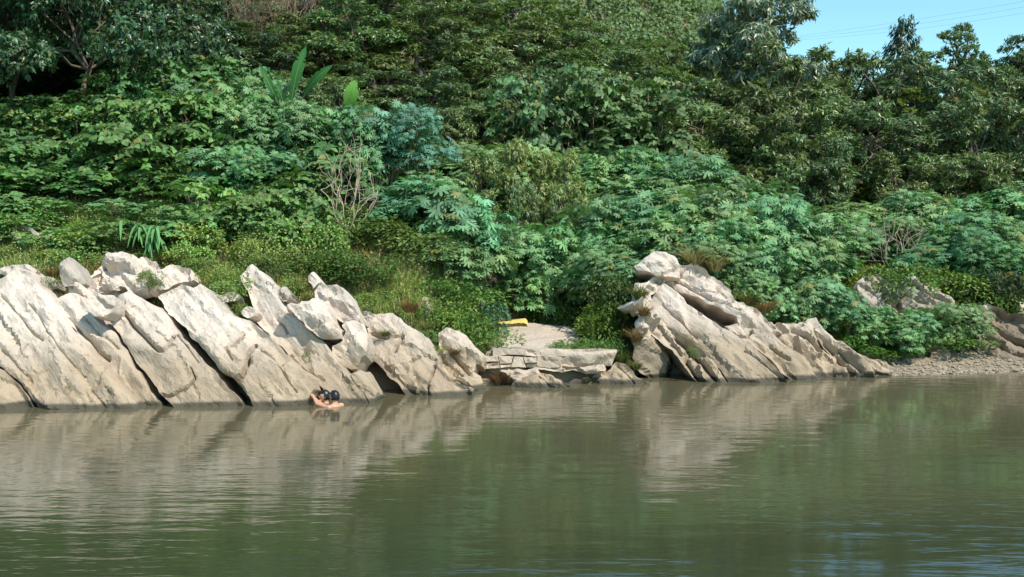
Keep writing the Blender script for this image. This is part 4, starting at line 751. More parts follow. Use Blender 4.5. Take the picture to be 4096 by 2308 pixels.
#--- weeds and low bushes (things)
row('herb', 25.2, [(650, 830), (900, 800), (1100, 780), (1400, 800)], 90, 'bright leafy weed at the meadow top', 'leafy weeds at the top of the meadow', 1.2, 15, .5, (0.26, 0.42, 0.11), .4, size=.9)
row('herb', 24.7, [(-250, 850), (100, 850), (400, 880), (620, 870)], 85, 'bushy weed below the broadleaf shrubs', 'bushy weeds below the broadleaf shrubs', 1.3, 22, .4, (0.24, 0.40, 0.10), .3, size=.8)
row('herb', 23.9, [(250, 915), (450, 930), (700, 900), (900, 880), (1150, 870), (1350, 880)], 95, 'yellow-green weed clump in the upper meadow', 'weed clumps in the upper meadow', 1.3, 25, .35, (0.28, 0.42, 0.115), .25, size=.7)
row('herb', 23.0, [(-100, 990), (150, 985), (450, 990), (750, 965), (1000, 950), (1220, 960)], 120, 'green weed clump in the lower meadow near the rocks', 'weed clumps in the lower meadow', 1.3, 20, .35, (0.30, 0.43, 0.12), .15, size=.5)
row('castor', 24.9, [(700, 850), (900, 820), (1100, 830), (1300, 850)], 160, 'young castor plant at the meadow top', 'young castor plants at the meadow top', 1.0, 25, .3, (0.20, 0.36, 0.13), .3, size=.9)
row('herb', 24.6, [(1380, 830), (1600, 900), (1750, 940)], 80, 'dark low bush bordering the meadow', 'dark low bushes beside the meadow', 1.3, 18, .5, (0.16, 0.26, 0.075), .4, size=1.0)
row('herb', 22.9, [(1230, 1010), (1330, 985), (1450, 1010), (1500, 1080)], 62, 'dark green bush over the pale leaning block', 'dark bushes over the pale block', 1.2, 12, .15, (0.12, 0.21, 0.05), .3, size=.9)
row('herb', 24.0, [(1520, 1080), (1650, 1090), (1800, 1130), (1900, 1170)], 70, 'fresh green weed on the bank', 'fresh weeds left of the landing', 1.2, 16, .5, (0.140, 0.280, 0.056), .3, size=.9)
row('herb', 23.0, [(1700, 1200), (1800, 1210), (1880, 1260), (1960, 1330)], 66, 'leafy weed crowding the rocks', 'leafy weeds by the knobbly rock', 1.1, 14, .2, (0.140, 0.266, 0.056), .25, size=.8)
row('herb', 26.5, [(2110, 1190), (2220, 1225), (2330, 1215)], 75, 'leafy weed behind the rock apron', 'leafy weeds behind the apron', 1.1, 12, .2, (0.119, 0.238, 0.049), .3, size=.7)
row('herb', 24.2, [(2330, 1215), (2400, 1195), (2480, 1190)], 55, 'bushy weed by the crumbly shoulder', 'bushy weeds by the crumbly shoulder', 1.1, 15, .3, (0.140, 0.245, 0.042), .25, size=.8)
row('herb', 22.95, [(2230, 1352), (2330, 1350), (2430, 1340), (2500, 1345)], 50, 'low weed on the landing edge', 'low weeds on the landing edge', 1.2, 8, .1, (0.140, 0.266, 0.056), .12, size=.45)
row('herb', 24.6, [(2440, 1080), (2520, 1090)], 50, 'olive green bush behind white boulder', 'olive bushes behind the crowning boulder', 1.2, 10, .2, (0.098, 0.161, 0.042), .3, size=.9)
row('herb', 25.6, [(3000, 1130), (3150, 1180), (3300, 1230), (3420, 1290)], 75, 'green weed behind the outcrop tail', 'green weeds behind the pinnacle', 1.3, 15, .5, (0.126, 0.252, 0.049), .25, size=.7)
row('herb', 24.9, [(3350, 1330), (3450, 1370), (3600, 1400), (3700, 1400)], 62, 'creeping weed at the bank foot', 'creeping weeds at the foot of the bank', 1.4, 10, .2, (0.126, 0.266, 0.049), .1, size=.5)
row('herb', 25.35, [(3640, 1420), (3800, 1425), (3950, 1420), (4150, 1415)], 70, 'low weed fringing the gravel shore', 'low weeds fringing the gravel', 1.5, 8, .15, (0.17, 0.30, 0.07), .05, size=.4)
row('herb', 27.2, [(3450, 1060), (3600, 1050), (3750, 1080), (3900, 1110), (4000, 1110)], 80, 'yellowish bush over the grey outcrops', 'yellowish bushes above the outcrops', 1.3, 12, .5, (0.161, 0.252, 0.042), .3, size=1.0)
row('herb', 26.6, [(3900, 1110), (3980, 1060), (4050, 1120)], 60, 'dark twiggy bush', 'dark twiggy bushes above the white crest', 1.2, 10, .2, (0.042, 0.070, 0.028), .3, size=1.0)

# every plant of a row says what it grows uphill of, and how it compares with its neighbours there
_b = {}
for o, a, h in ROWED: _b.setdefault((o['label'], a), []).append((h, o))
for (lab, a), L_ in _b.items():
    L_.sort(key=lambda t: -t[0])
    for i, (h, o) in enumerate(L_):
        pre = '' if len(L_) == 1 else ('taller ' if i == 0 else 'shorter ') if len(L_) == 2 else ('tallest ' if i == 0 else 'shortest ' if i == len(L_) - 1 else 'middling ')
        t_ = pre + lab + ', uphill of ' + a
        while len(t_.split()) > 16: t_ = t_.replace(' the ', ' ', 1)
        o['label'] = t_

# ------------------------------------------------------------------ ground cover that nobody could count
def in_zone(n, x0, x1, s0, s1, R):
    X = R.uniform(x0, x1, n); Y = shore(X) + R.uniform(s0, s1, n); return X, Y
def blades(mb, X, Y, h, R, lean=.35, width=.012, droop=.3):
    n = len(X); Z = terrain(X, Y) - .01; a = R.uniform(0, 6.28, n)
    D = unit(np.c_[np.cos(a) * lean * R.uniform(.2, 1.4, n), np.sin(a) * lean * R.uniform(.2, 1.4, n), np.ones(n)]); N = unit(np.c_[np.cos(a), np.sin(a), np.full(n, .3)])
    V, F = leaf_tpl(1.0, 0, droop, 'blade'); y = D; x = unit(np.cross(y, N)); z = np.cross(x, y); P = np.c_[X, Y, Z]
    W = P[:, None, :] + V[None, :, :1] * x[:, None, :] * width + (V[None, :, 1:2] * y[:, None, :] - V[None, :, 2:] * z[:, None, :]) * h[:, None, None]
    mb.add(W.reshape(-1, 3), (F[None] + (np.arange(n) * len(V))[:, None, None]).reshape(-1, 3))
R = np.random.default_rng(11)
ZONES = [(-12, -1.2, 2.6, 7.5, 26000), (-12, -1.5, 2.2, 3.4, 7000), (-1.8, -.25, 2.3, 5, 5000), (-.5, 2.3, 4.4, 7, 7000), (1.75, 2.6, 1.6, 5, 3000), (2.6, 4.8, 2.6, 5.5, 5000), (4.6, 11, 1.9, 7, 16000)]
gm, dm, wm, fm = MB(), MB(), MB(), MB()
for x0, x1, s0, s1, n in ZONES:
    X, Y = in_zone(n, x0, x1, s0, s1, R); P = np.c_[X * .9, Y * .9, X * 0]
    a = fbm(P, 3, 31); dry = a + .25 * R.normal(size=n) > .42
    h = np.clip(.27 + .16 * fbm(P * 1.3, 2, 33) + .07 * R.normal(size=n), .08, .6)
    blades(gm, X[~dry], Y[~dry], h[~dry], R); blades(dm, X[dry], Y[dry], h[dry] * 1.1, R, .5)
    m = int(n * 1.1); X, Y = in_zone(m, x0, x1, s0, s1, R); P = np.c_[X * .8, Y * .8, X * 0]
    keep = fbm(P, 3, 35) + .3 * R.normal(size=m) > -.15; X, Y = X[keep], Y[keep]; m = len(X)
    top = np.clip(.16 + .20 * fbm(np.c_[X * 1.4, Y * 1.4, X * 0], 2, 36), .04, .45); z = terrain(X, Y) + top * np.sqrt(R.uniform(0, 1, m)); a = R.uniform(0, 6.28, m)
    leaves(wm, np.c_[X, Y, z], np.c_[np.cos(a), np.sin(a), R.uniform(-.6, .5, m)], unit(R.normal(size=(m, 3)) * .45 + [0, -.1, 1]), R.uniform(.04, .085, m) * (1.35 if x0 > 4 else 1), T_OVATE)
    if x0 < 0:
        k = int(n * .06); X, Y = in_zone(k, x0, x1, s0, min(s1, 6.5), R); z = terrain(X, Y) + R.uniform(.15, .45, k)
        o_ = np.array([(1, 0, 0), (-1, 0, 0), (0, 1, 0), (0, -1, 0), (0, 0, .6), (0, 0, -.6)]) * .014
        of = np.array([(0, 2, 4), (2, 1, 4), (1, 3, 4), (3, 0, 4), (2, 0, 5), (1, 2, 5), (3, 1, 5), (0, 3, 5)])
        V = np.c_[X, Y, z][:, None, :] + o_[None] * R.uniform(.7, 1.4, (k, 1, 1)); fm.add(V.reshape(-1, 3), (of[None] + (np.arange(k) * 6)[:, None, None]).reshape(-1, 3))
def stuff(name, mb, mat, col, label, cat):
    o = link(name, mb.mesh(name, mat, False)); o.color = (*col, 1); tag(o, label, cat, kind='stuff'); return o
stuff('meadow_grass', gm, LEAF_GRASS, (0.35, 0.43, 0.14), 'green meadow grass covering the bank above the rocks', 'grass')
stuff('dry_grass', dm, LEAF_GRASS, (0.46, 0.36, 0.17), 'dry straw-coloured grass mixed into the bank meadow', 'grass')
stuff('ground_weeds', wm, LEAF, (0.27, 0.40, 0.11), 'small-leaved green weeds covering the bank ground', 'weeds')
stuff('small_flowers', fm, FLOWER, (1, 1, 1), 'tiny pale yellow flowers dotted through the meadow', 'flowers')
# gravel of the right-hand shore
pm = MB(); X = R.uniform(5.6, 14, 2600); Y = shore(X) + R.uniform(-.15, 1.0, 2600); z = terrain(X, Y); sz = R.uniform(.012, .04, 2600) * R.choice([1, 1, 1, 1.8], 2600)
o_ = np.array([(1, .2, 0), (-1, -.1, .1), (.1, 1, 0), (-.1, -1, 0), (0, .1, .7), (0, 0, -.7)]); V = np.c_[X, Y, z + sz * .3][:, None, :] + o_[None] * sz[:, None, None] * R.uniform(.7, 1.3, (2600, 6, 1))
pm.add(V.reshape(-1, 3), (of[None] + (np.arange(2600) * 6)[:, None, None]).reshape(-1, 3)); stuff('gravel', pm, flat_material('gravel', (.46, .37, .27), .9, .6, 3, 0), (1, 1, 1), 'pale gravel and pebbles along the low shore', 'gravel')

# ------------------------------------------------------------------ grass tufts (countable)
TUFT = []
for i in range(4):
    r_ = np.random.default_rng(900 + i); mb = MB(); n = 150; a = r_.uniform(0, 6.28, n); rad = .16 * np.sqrt(r_.uniform(0, 1, n)); V, F = leaf_tpl(1.0, 0, .45, 'blade')
    P = np.c_[rad * np.cos(a), rad * np.sin(a), np.zeros(n)]; D = unit(np.c_[np.cos(a) * r_.uniform(.1, .9, n), np.sin(a) * r_.uniform(.1, .9, n), np.ones(n)]); N = unit(np.c_[np.cos(a), np.sin(a), np.full(n, .2)])
    x_ = unit(np.cross(D, N)); zz = np.cross(x_, D); h = r_.uniform(.5, 1.0, n)
    W = P[:, None, :] + V[None, :, :1] * x_[:, None, :] * .016 + (V[None, :, 1:2] * D[:, None, :] - V[None, :, 2:] * zz[:, None, :]) * h[:, None, None]
    mb.add(W.reshape(-1, 3), (F[None] + (np.arange(n) * 5)[:, None, None]).reshape(-1, 3)); TUFT.append(mb.mesh('tuft_blades', LEAF_GRASS, False))
BROWN, OLIVE, STRAW = (0.26, 0.165, 0.075), (0.17, 0.18, 0.06), (0.36, 0.30, 0.15)
for (px_, py_, d, hh, w, c, lab) in [
    (395, 1110, 21.9, .42, 1.3, BROWN, 'brown dry grass tuft beside the grey upright stone'), (215, 1110, 22.0, .36, 1.4, BROWN, 'brown dry grass tuft behind the broad slab top'),
    (700, 1060, 23.0, .38, 1.5, BROWN, 'brown dry grass tuft behind the low rough rock'), (790, 1075, 22.6, .32, 1.6, OLIVE, 'olive grass tuft over the jagged slab top'), (1060, 1075, 22.2, .45, 1.2, OLIVE, 'olive grass tuft beside the fin peak'),
    (860, 1190, 21.3, .40, 1.5, OLIVE, 'olive grass tuft in the gap left of the fin slab'), (930, 1235, 21.0, .32, 1.3, BROWN, 'brown grass tuft wedged in the gap left of the fin slab'), (1185, 1185, 21.6, .36, 1.3, OLIVE, 'olive grass tuft between fin slab and brownish boulder'),
    (1640, 1250, 22.2, .42, 1.4, BROWN, 'brown dry grass tuft on the pale slab shoulder'), (1700, 1330, 21.7, .34, 1.2, OLIVE, 'olive grass tuft on the lower pale slab'), (1540, 1345, 21.2, .20, 1.6, OLIVE, 'short green tuft in the basin of the pale slab'),
    (1820, 1420, 21.4, .22, 1.6, BROWN, 'brown straw tuft on the knobbly rock'), (2560, 1200, 23.4, .5, 1.2, OLIVE, 'olive grass tuft over the crumbly shoulder'), (2575, 1265, 22.9, .40, 1.2, BROWN, 'brown dry grass hanging on the crumbly shoulder'),
    (2545, 1370, 22.6, .45, 1.1, BROWN, 'brown grass tuft beside the shaded rock face'), (2780, 1060, 24.6, .62, 1.5, STRAW, 'tall straw grass clump behind the crowning boulder'), (2860, 1085, 24.6, .58, 1.4, STRAW, 'tall straw grass clump behind the broken ridge'),
    (2990, 1215, 24.2, .46, 1.4, OLIVE, 'olive grass clump behind the middle of the broken ridge'), (3060, 1250, 24.2, .42, 1.4, BROWN, 'brown grass clump behind the end of the broken ridge'), (2400, 1445, 22.4, .26, 1.6, STRAW, 'straw tuft on the edge of the overhang slab'),
    (2480, 1445, 22.6, .30, 1.4, OLIVE, 'olive tuft above the ridged rock'), (2545, 1480, 22.5, .30, 1.3, OLIVE, 'dark weed tuft beside the ridged rock'), (1990, 1535, 22.0, .36, 1.1, (0.30, 0.15, 0.08), 'reddish dry root tuft against the landing wall'),
    (2035, 1530, 22.05, .34, 1.2, (0.30, 0.17, 0.09), 'reddish dry root tuft beside the low pointed rock'), (3550, 1470, 24.6, .30, 1.5, BROWN, 'brown dry tuft behind the eroded point'), (3640, 1465, 24.9, .28, 1.5, (0.30, 0.17, 0.08), 'rusty dry tuft on the gravel shore'),
    (3770, 1455, 25.0, .26, 1.4, (0.32, 0.18, 0.08), 'rusty dry tuft beside the split boulder'), (3880, 1450, 25.6, .26, 2.0, OLIVE, 'green tuft at the foot of the white-crested outcrop'), (2350, 1530, 22.3, .2, 1.4, STRAW, 'straw tuft at the lip of the landing hollow'),
    (3960, 1180, 26.6, .4, 1.5, BROWN, 'brown grass clump above the white crest'), (4060, 1150, 26.8, .5, 1.5, STRAW, 'straw grass clump beside the banded ledge')]:
    p = at(px_, py_, d); root = link('grass_tuft', None, loc=p); root.scale = (hh * w, hh * w, hh); root.rotation_euler = (0, 0, rng.uniform(0, 6))
    f = link('blades', TUFT[rng.integers(4)], root); f.color = (*c, 1); tag(root, lab, 'grass', 'grass tufts on the rocks')

# ------------------------------------------------------------------ plants with a shape of their own
def ribbon(mb, pts, wid, side, fold=.15):
    pts = np.asarray(pts, float); n = len(pts); side = unit(np.asarray(side, float)); side = np.broadcast_to(side, pts.shape)
    t = unit(np.gradient(pts, axis=0)); side = unit(side - (side * t).sum(1)[:, None] * t); nn = np.cross(side, t); w = np.asarray(wid)[:, None]
    V = np.concatenate([pts - side * w + nn * w * fold, pts, pts + side * w + nn * w * fold]); F = []
    for i in range(n - 1):
        for a, b in ((0, n), (n, 2 * n)): F += [(a + i, b + i, b + i + 1), (a + i, b + i + 1, a + i + 1)]
    mb.add(V, F)
def banana(label, base, specs, d):
    b0 = at(base[0], base[1], d); g = tz(b0[0], d); root = link('banana_plant', None, loc=(b0[0], d, g)); o0 = np.array([b0[0], d, g])
    st = MB(); st.tube(np.array([(0, 0, -.1), (0.02, 0, (b0[2] - g) * .6), tuple(b0 - o0)]), [.11, .09, .05], 8); link('pseudostem', st.mesh('pseudostem', STEM), root)
    for (sx, sy, tx, ty, w, dy) in specs:
        p0 = at(sx, sy, d) - o0; p1 = at(tx, ty, d + dy) - o0; n = 44; t = np.linspace(0, 1, n); p = p0 + (p1 - p0) * t[:, None]; p[:, 1] -= .18 * np.sin(t * math.pi) + .12 * t ** 4; p[:, 2] += .07 * np.sin(t * math.pi)
        wd = .72 * w * np.sin(np.clip(t * .93 + .07, 0, 1) * math.pi) ** .8 * (1 + .05 * np.sin(t * 37)) * np.where(rng.random(n) < .16, rng.uniform(.35, .75, n), 1); ax = p1 - p0; side = np.cross(ax, [0.25, -1, .15])
        mb = MB(); ribbon(mb, p, wd, side, .28); lf = link('leaf', mb.mesh('banana_leaf', LEAF_BANANA, True), root); lf.color = (0.055, 0.16, 0.04, 1) if len(specs) > 1 else (0.17, 0.33, 0.06, 1)
        m2 = MB(); m2.tube(np.concatenate([(b0 - o0)[None], p + [0, .004, -.004]]), np.linspace(.022, .004, n + 1), 4); link('midrib', m2.mesh('midrib', STEM), lf)
    tag(root, label, 'banana plant')
banana('banana plant with three upright torn leaves among the shrubs', (1150, 450), [(1165, 400, 1228, 188, .20, .1), (1215, 385, 1335, 262, .15, -.2), (1110, 410, 1042, 262, .13, .1), (1140, 440, 1115, 340, .10, -.1)], 28.3)
banana('banana plant showing one broad bright leaf', (1415, 480), [(1392, 452, 1425, 322, .24, -.1)], 28.4)

def dead(label, px_, py_, d, H, spread, seed, n0=6, mat=DEADWOOD, rad=.014, lv0=2, wid=.12):
    r_ = np.random.default_rng(seed); p0 = at(px_, py_, d); g = tz(p0[0], d); z0 = min(p0[2], g + .6); root = link('dead_shrub', None, loc=(p0[0], d, z0 - .15))
    def br(mb, a, dr, L, r, lv):
        n = 6; pts = [np.array(a, float)]; dr = np.array(dr, float)
        for _ in range(n): dr = unit(dr + r_.normal(size=3) * .22 + [0, 0, .09]); pts.append(pts[-1] + dr * L / n)
        mb.tube(pts, np.linspace(r, r * .55, n + 1), 5)
        if lv:
            for k in range(r_.integers(2, 4)): i = r_.integers(2, n + 1); br(mb, pts[i], unit(dr + r_.normal(size=3) * .55), L * r_.uniform(.5, .8), r * .55, lv - 1)
    for k in range(n0):
        a = (k + .5) / n0 * 2 - 1; mb = MB(); br(mb, (a * wid, r_.normal() * .08, 0), unit(np.array([a * spread, -.25 + r_.normal() * .25, 1.0])), H * r_.uniform(.5, .75), rad, lv0); link('branch', mb.mesh('branch', mat), root)
    tag(root, label, 'dead shrub')
dead('bleached leafless shrub of forking branches above the meadow', 1390, 815, 25.0, 1.7, .8, 5, 9, rad=.017)
dead('leafless pale shrub on the slope above the grey outcrops', 3570, 1060, 28.4, 1.7, .7, 8, 9)
dead('few bare pale stems in the shrubs over the meadow', 800, 900, 25.2, .75, .35, 12, 4)
for px_, d, lab in ((1010, 38.5, 'dry pinkish brush thicket at the top of the slope'), (1120, 39.0, 'dry pinkish brush thicket beside the tall evergreens')): dead(lab, px_, 250, d, 4.6, .45, px_, 16, DRY, .022, 3, .7)
def reed(label, px_, py_, d, seed):
    r_ = np.random.default_rng(seed); p0 = at(px_, py_, d); root = link('reed_plant', None, loc=(p0[0], d, tz(p0[0], d) - .05)); root.scale = (1.1, 1.1, 1.05)
    for k, (lx, hh) in enumerate(((-.55, 1.0), (.12, .85), (-.2, .9))):
        st = MB(); pts = np.array([(0, 0, 0), (lx * .3, -.1, hh * .5), (lx * .8, -.25, hh * .85), (lx * 1.1, -.35, hh * .9)]); st.tube(pts, [.015, .013, .01, .006], 5); s_o = link('cane', st.mesh('cane', STEM), root)
        for j in range(9):
            f = .35 + .65 * j / 8; i = f * 3; a = pts[min(int(i), 2)]; b = pts[min(int(i), 2) + 1]; q0 = a + (b - a) * (i - min(int(i), 2)); an = r_.uniform(-2.6, .4); L = r_.uniform(.4, .7); t = np.linspace(0, 1, 9)
            o = np.array([math.cos(an), math.sin(an), 0]); p = q0 + o * (t * L * .55)[:, None] + np.c_[t * 0, t * 0, L * (.55 * t - 1.15 * t ** 2.0)]
            mb = MB(); ribbon(mb, p, .028 * np.sin(np.clip(t * .9 + .1, 0, 1) * math.pi) ** .6, np.cross(o, [0, 0, 1]), .2); lf = link('leaf', mb.mesh('reed_leaf', LEAF_BANANA, True), root); lf.color = (.17, .34, .12, 1)
    tag(root, label, 'reed')
reed('pale arching reed plant hanging over the jagged outcrop', 620, 1000, 23.3, 4)
# small weeds rooted in rock cracks
for (px_, py_, d, h, lab) in ((275, 1632, 19.25, .42, 'thin upright weed at the waterline of the tan slab'), (1240, 1505, 20.15, .5, 'thin weed stem against the fin slab'), (1358, 1605, 20.05, .3, 'small weed at the waterline beside the bathers'), (2770, 1440, 22.35, .24, 'green weed in the crack of the undercut block')):
    p = at(px_, py_, d); plant('herb', p[0], d, h, lab, None, .35 if 'thin' in lab else .7, (.14, .2, .06), z=p[2], sink=.02)

for (px_, py_, d, h, w, lab) in ((905, 1215, 20.95, .62, 1.0, 'weedy clump filling the gap left of the fin slab'), (850, 1170, 21.2, .55, 1.1, 'weedy clump over the jagged rim of the whitish slab'), (955, 1260, 20.75, .34, .9, 'small weed clump at the foot of the fin slab gap'),
        (1150, 1185, 21.3, .5, .9, 'weed clump behind the brownish boulder'), (1090, 1110, 21.9, .55, 1.2, 'weed clump beside the fin peak'), (595, 1160, 21.0, .42, 1.0, 'weed clump between two-tiered slab and rough rock'), (560, 1130, 21.3, .36, 1.0, 'weed clump behind the white capstone'),
        (225, 1175, 20.9, .38, 1.0, 'weed clump in the notch beside the broad slab'), (350, 1125, 21.7, .3, 1.0, 'weed clump beside the pale lumpy stone'), (1475, 1240, 21.9, .5, 1.2, 'weed clump over the pale slab beside the dark cleft'), (1215, 1300, 20.6, .26, .8, 'small weed clump under the brownish boulder'),
        (1700, 1370, 21.5, .36, 1.1, 'weed clump on the lower shoulder of the pale slab'), (1750, 1430, 21.2, .26, 1.0, 'small weed clump between pale slab and knobbly rock'), (780, 1090, 22.2, .36, 1.2, 'weed clump behind the low rough rock')):
    p = at(px_, py_, d); plant('herb', p[0], d, h, lab, 'weed clumps between the rocks', w, (.20, .31, .085), z=p[2], sink=.06)

# ------------------------------------------------------------------ far hill with its woods
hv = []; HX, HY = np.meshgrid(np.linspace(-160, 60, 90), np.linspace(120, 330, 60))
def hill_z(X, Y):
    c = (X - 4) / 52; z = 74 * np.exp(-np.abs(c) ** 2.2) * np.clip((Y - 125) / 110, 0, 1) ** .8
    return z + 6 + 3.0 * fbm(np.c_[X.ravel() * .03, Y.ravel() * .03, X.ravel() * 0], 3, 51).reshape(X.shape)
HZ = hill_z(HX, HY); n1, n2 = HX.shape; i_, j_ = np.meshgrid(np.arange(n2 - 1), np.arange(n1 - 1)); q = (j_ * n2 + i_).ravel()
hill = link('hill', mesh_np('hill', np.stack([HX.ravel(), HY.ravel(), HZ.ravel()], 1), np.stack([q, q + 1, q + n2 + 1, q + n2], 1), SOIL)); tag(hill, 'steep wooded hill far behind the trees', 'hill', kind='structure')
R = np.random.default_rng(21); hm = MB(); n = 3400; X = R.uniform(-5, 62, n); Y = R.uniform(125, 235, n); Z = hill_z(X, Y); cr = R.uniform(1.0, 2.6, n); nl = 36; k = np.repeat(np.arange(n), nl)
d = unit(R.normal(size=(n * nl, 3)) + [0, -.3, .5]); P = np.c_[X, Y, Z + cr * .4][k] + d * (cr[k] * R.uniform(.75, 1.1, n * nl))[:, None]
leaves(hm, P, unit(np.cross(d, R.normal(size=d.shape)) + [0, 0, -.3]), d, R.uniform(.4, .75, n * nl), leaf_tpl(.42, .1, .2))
stuff('hillside_wood', hm, LEAF, (0.15, 0.23, 0.085), 'haze-tinted green wood covering the far hillside', 'wood')  # pale leaf colour stands in for the haze of distance

# ------------------------------------------------------------------ power lines on two poles
def wpt(p, d): return at(p[0], p[1], d)
LP, RP = np.array(at(2990, 200, 75)), np.array(at(4700, -60, 60))
for nm, P0, gl in (('utility_pole', LP, 'concrete pole hidden behind the drooping tree carrying the power lines'), ('utility_pole', RP, 'concrete pole carrying the power lines past the far woods')):
    zb = tz(P0[0], P0[1]); root = link(nm, None, loc=(P0[0], P0[1], zb)); mb = MB(); mb.tube([(0, 0, -.5), (0, 0, P0[2] - zb + .6)], [.16, .1], 8); link('post', mb.mesh('post', CONCRETE), root)
    m2 = MB(); m2.box((0, 0, P0[2] - zb - .06), (.06, 1.1, .05)); link('crossarm', m2.mesh('crossarm', CONCRETE), root); tag(root, gl, 'pole')
for lab, A, Bp, C in (('uppermost thin power line crossing the sky', (3210, 142), (3680, 75), (4096, 5)), ('middle thin power line crossing the sky', (3230, 148), (3700, 92), (4096, 27)), ('lowest thin power line crossing the sky', (3240, 157), (3700, 111), (4096, 52))):
    xs = np.array([A[0], Bp[0], C[0]]); co = np.polyfit(xs, [A[1], Bp[1], C[1]], 2); x_ = np.linspace(2990, 4700, 40); dd = np.interp(x_, [2990, 4700], [75, 60]) ; pts = np.array([at(a, np.polyval(co, a), e) for a, e in zip(x_, dd)])
    mb = MB(); mb.tube(pts, .006, 4); tag(link('power_line', mb.mesh('power_line', WIRE)), lab, 'wire', 'power lines')

# ------------------------------------------------------------------ yellow cloth on the apron
def sack():
    p = at(2050, 1290, 26.0); n, m = 34, 18; u = np.linspace(-.36, .36, n); v = np.linspace(-.16, .16, m); U, W = np.meshgrid(u, v)
    f = (U + .36) / .72; z = (.03 + .11 * np.clip(f, 0, 1) ** 1.2) * np.clip(1 - (W / .165) ** 2, 0, 1) ** .6 * np.clip((1 - f) / .1, 0, 1) ** .5 + .02 * np.abs(np.sin(U * 23 + W * 30)) * f + .012 * vnoise(np.c_[U.ravel() * 14, W.ravel() * 14, U.ravel() * 0], 4).reshape(U.shape)
    V = np.c_[U.ravel(), (W * (.45 + .75 * f)).ravel() + .03 * np.sin(U.ravel() * 9), z.ravel() * .75 + .02]; i_, j_ = np.meshgrid(np.arange(n - 1), np.arange(m - 1)); q = (j_ * n + i_).ravel()
    Vb = V.copy(); Vb[:, 2] = 0; F = np.concatenate([np.stack([q, q + 1, q + n + 1], 1), np.stack([q, q + n + 1, q + n], 1)])
    mb = MB(); mb.add(V, F); mb.add(Vb, F[:, ::-1]); o = link('cloth', mb.mesh('cloth', CLOTH, True), loc=(p[0], 26.0, p[2] - .03)); o.rotation_euler = (.15, 0, 0); tag(o, 'crumpled bright yellow cloth lying on the rock apron', 'cloth')
sack()

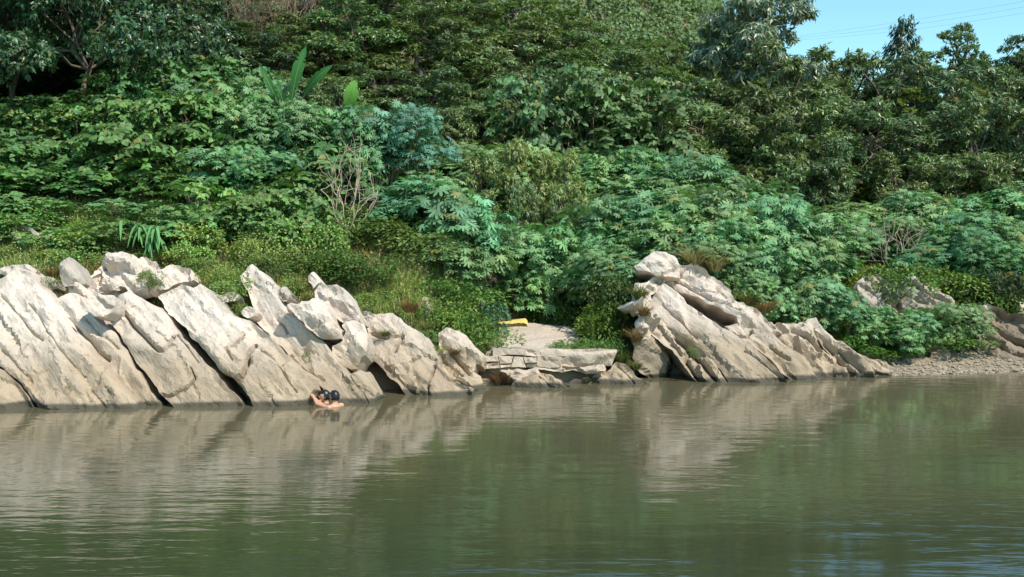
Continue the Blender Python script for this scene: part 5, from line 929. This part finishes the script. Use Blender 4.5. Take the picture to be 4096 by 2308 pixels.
# ------------------------------------------------------------------ two bathers
import bmesh
def person(label, head, facing, arms, seed, hairc=HAIR):
    """head: world point; facing: unit xy; arms: list of (shoulder side, elbow, wrist) world points"""
    bm = bmesh.new(); head = np.array(head); f = unit(np.array([facing[0], facing[1], 0.0])); s = np.array([f[1], -f[0], 0]); up = np.array([0, 0, 1.0])
    def ball(c, r, sc=(1, 1, 1), sub=3):
        M = Matrix((( s[0] * sc[0] * r, f[0] * sc[1] * r, 0, c[0]), (s[1] * sc[0] * r, f[1] * sc[1] * r, 0, c[1]), (0, 0, sc[2] * r, c[2]), (0, 0, 0, 1))); bmesh.ops.create_icosphere(bm, subdivisions=sub, radius=1.0, matrix=M)
    def cone(a, b, r0, r1, k=7):
        for t in np.linspace(0, 1, k): c = a + (b - a) * t; ball(c, r0 + (r1 - r0) * t, sub=2)
    ball(head, .088, (.86, 1.0, 1.18)); ball(head + f * .05 - up * .06, .05, (.9, .9, .8)); ball(head + f * .094 - up * .012, .017, (.8, 1.1, 1.5)); ball(head + f * .082 - up * .05, .02, (1.3, .6, .45))
    for q in (-1, 1): ball(head + s * q * .078 - up * .005 - f * .008, .022, (.4, .8, 1.2)); ball(head + f * .078 + s * q * .032 + up * .018, .012, (1.2, .6, .7))
    nk = head - up * .13 - f * .02; cone(head - up * .06 - f * .015, nk, .052, .055, 5)
    ch = nk - up * .14 - f * .01; ball(ch, .15, (1.05, .62, 1.0)); ball(ch - up * .18, .13, (1.0, .62, 1.2)); pv = ch - up * .36; ball(pv, .14, (1.0, .7, .8))
    for q in (-1, 1):
        sh = nk + s * q * .15 - up * .05; ball(sh, .058); cone(nk - up * .02, sh, .05, .05, 4)
        hip = pv + s * q * .08; kn = hip - up * .36 + f * .06; an = kn - up * .36 - f * .06; cone(hip, kn, .075, .05, 8); cone(kn, an, .05, .034, 8); cone(an, an + f * .14 - up * .03, .034, .026, 4)
    for q, el, wr in arms:
        sh = nk + s * q * .15 - up * .05; el = np.array(el); wr = np.array(wr); cone(sh, el, .046, .036, 10); cone(el, wr, .036, .025, 9)
        h = unit(wr - el); sd = unit(np.cross(h, up)); pl = wr + h * .045; ball(pl, .034, (1, 1, .6)); ball(wr + h * .02, .028)
        for i, L in enumerate((.062, .07, .066, .052)):
            a = pl + sd * (i - 1.5) * .017 + h * .02; m_ = a + h * L * .55; cone(a, m_, .009, .0085, 4); cone(m_, m_ + unit(h - up * .6) * L * .5, .0085, .007, 4)
        a = wr + h * .02 + sd * .03; cone(a, a + unit(h + sd * 1.1) * .05, .010, .008, 4)
    me = bpy.data.meshes.new('body'); bm.to_mesh(me); bm.free(); org = np.array([an[0], an[1], an[2]])
    for v in me.vertices: v.co -= Vector(org)
    tmp = bpy.data.objects.new('tmp', me); COL.objects.link(tmp); md = tmp.modifiers.new('r', 'REMESH'); md.mode = 'VOXEL'; md.voxel_size = .0085; md2 = tmp.modifiers.new('s', 'SMOOTH'); md2.iterations = 3; md2.factor = .5
    dg = bpy.context.evaluated_depsgraph_get(); dg.update(); body = bpy.data.meshes.new_from_object(tmp.evaluated_get(dg)); bpy.data.objects.remove(tmp)
    body.materials.clear(); body.materials.append(SKIN); body.polygons.foreach_set('use_smooth', np.ones(len(body.polygons), bool))
    root = link('person', body, loc=org); body.name = 'body'
    hb = bmesh.new(); bmesh.ops.create_icosphere(hb, subdivisions=4, radius=1.0)
    hc = head - org; lf = []
    for v in hb.verts:
        d_ = np.array(v.co); r_ = 1 + .03 * math.sin(d_[0] * 19 + seed) * math.sin(d_[2] * 17)
        face = d_[1] > .18 and d_[2] < .46; low = d_[2] < -.62
        if face or low: r_ *= .8
        v.co = Vector(hc + s * d_[0] * .086 * r_ + f * (d_[1] * .099 * r_ - .006) + up * (d_[2] * .112 * r_ + .008))
    hm_ = bpy.data.meshes.new('hair'); hb.to_mesh(hm_); hb.free(); hm_.materials.append(hairc)
    for p_ in hm_.polygons: p_.use_smooth = True
    link('hair', hm_, root); tag(root, label, 'person'); return root
hA = at(1337, 1587, 19.30); hB = at(1299, 1585, 19.58)
person('person with wet black hair, bare shoulders in the water, seen from behind', hA, (-.8, .55), [(-1, at(1268, 1616, 19.28), at(1254, 1590, 19.42)), (1, at(1290, 1640, 19.5), at(1262, 1630, 19.6))], 1)
person('person with short black hair in profile, arms resting on the rock edge', hB, (-1, -.12), [(-1, at(1270, 1606, 19.52), at(1254, 1588, 19.60)), (1, at(1268, 1606, 19.75), at(1250, 1586, 19.70))], 3)
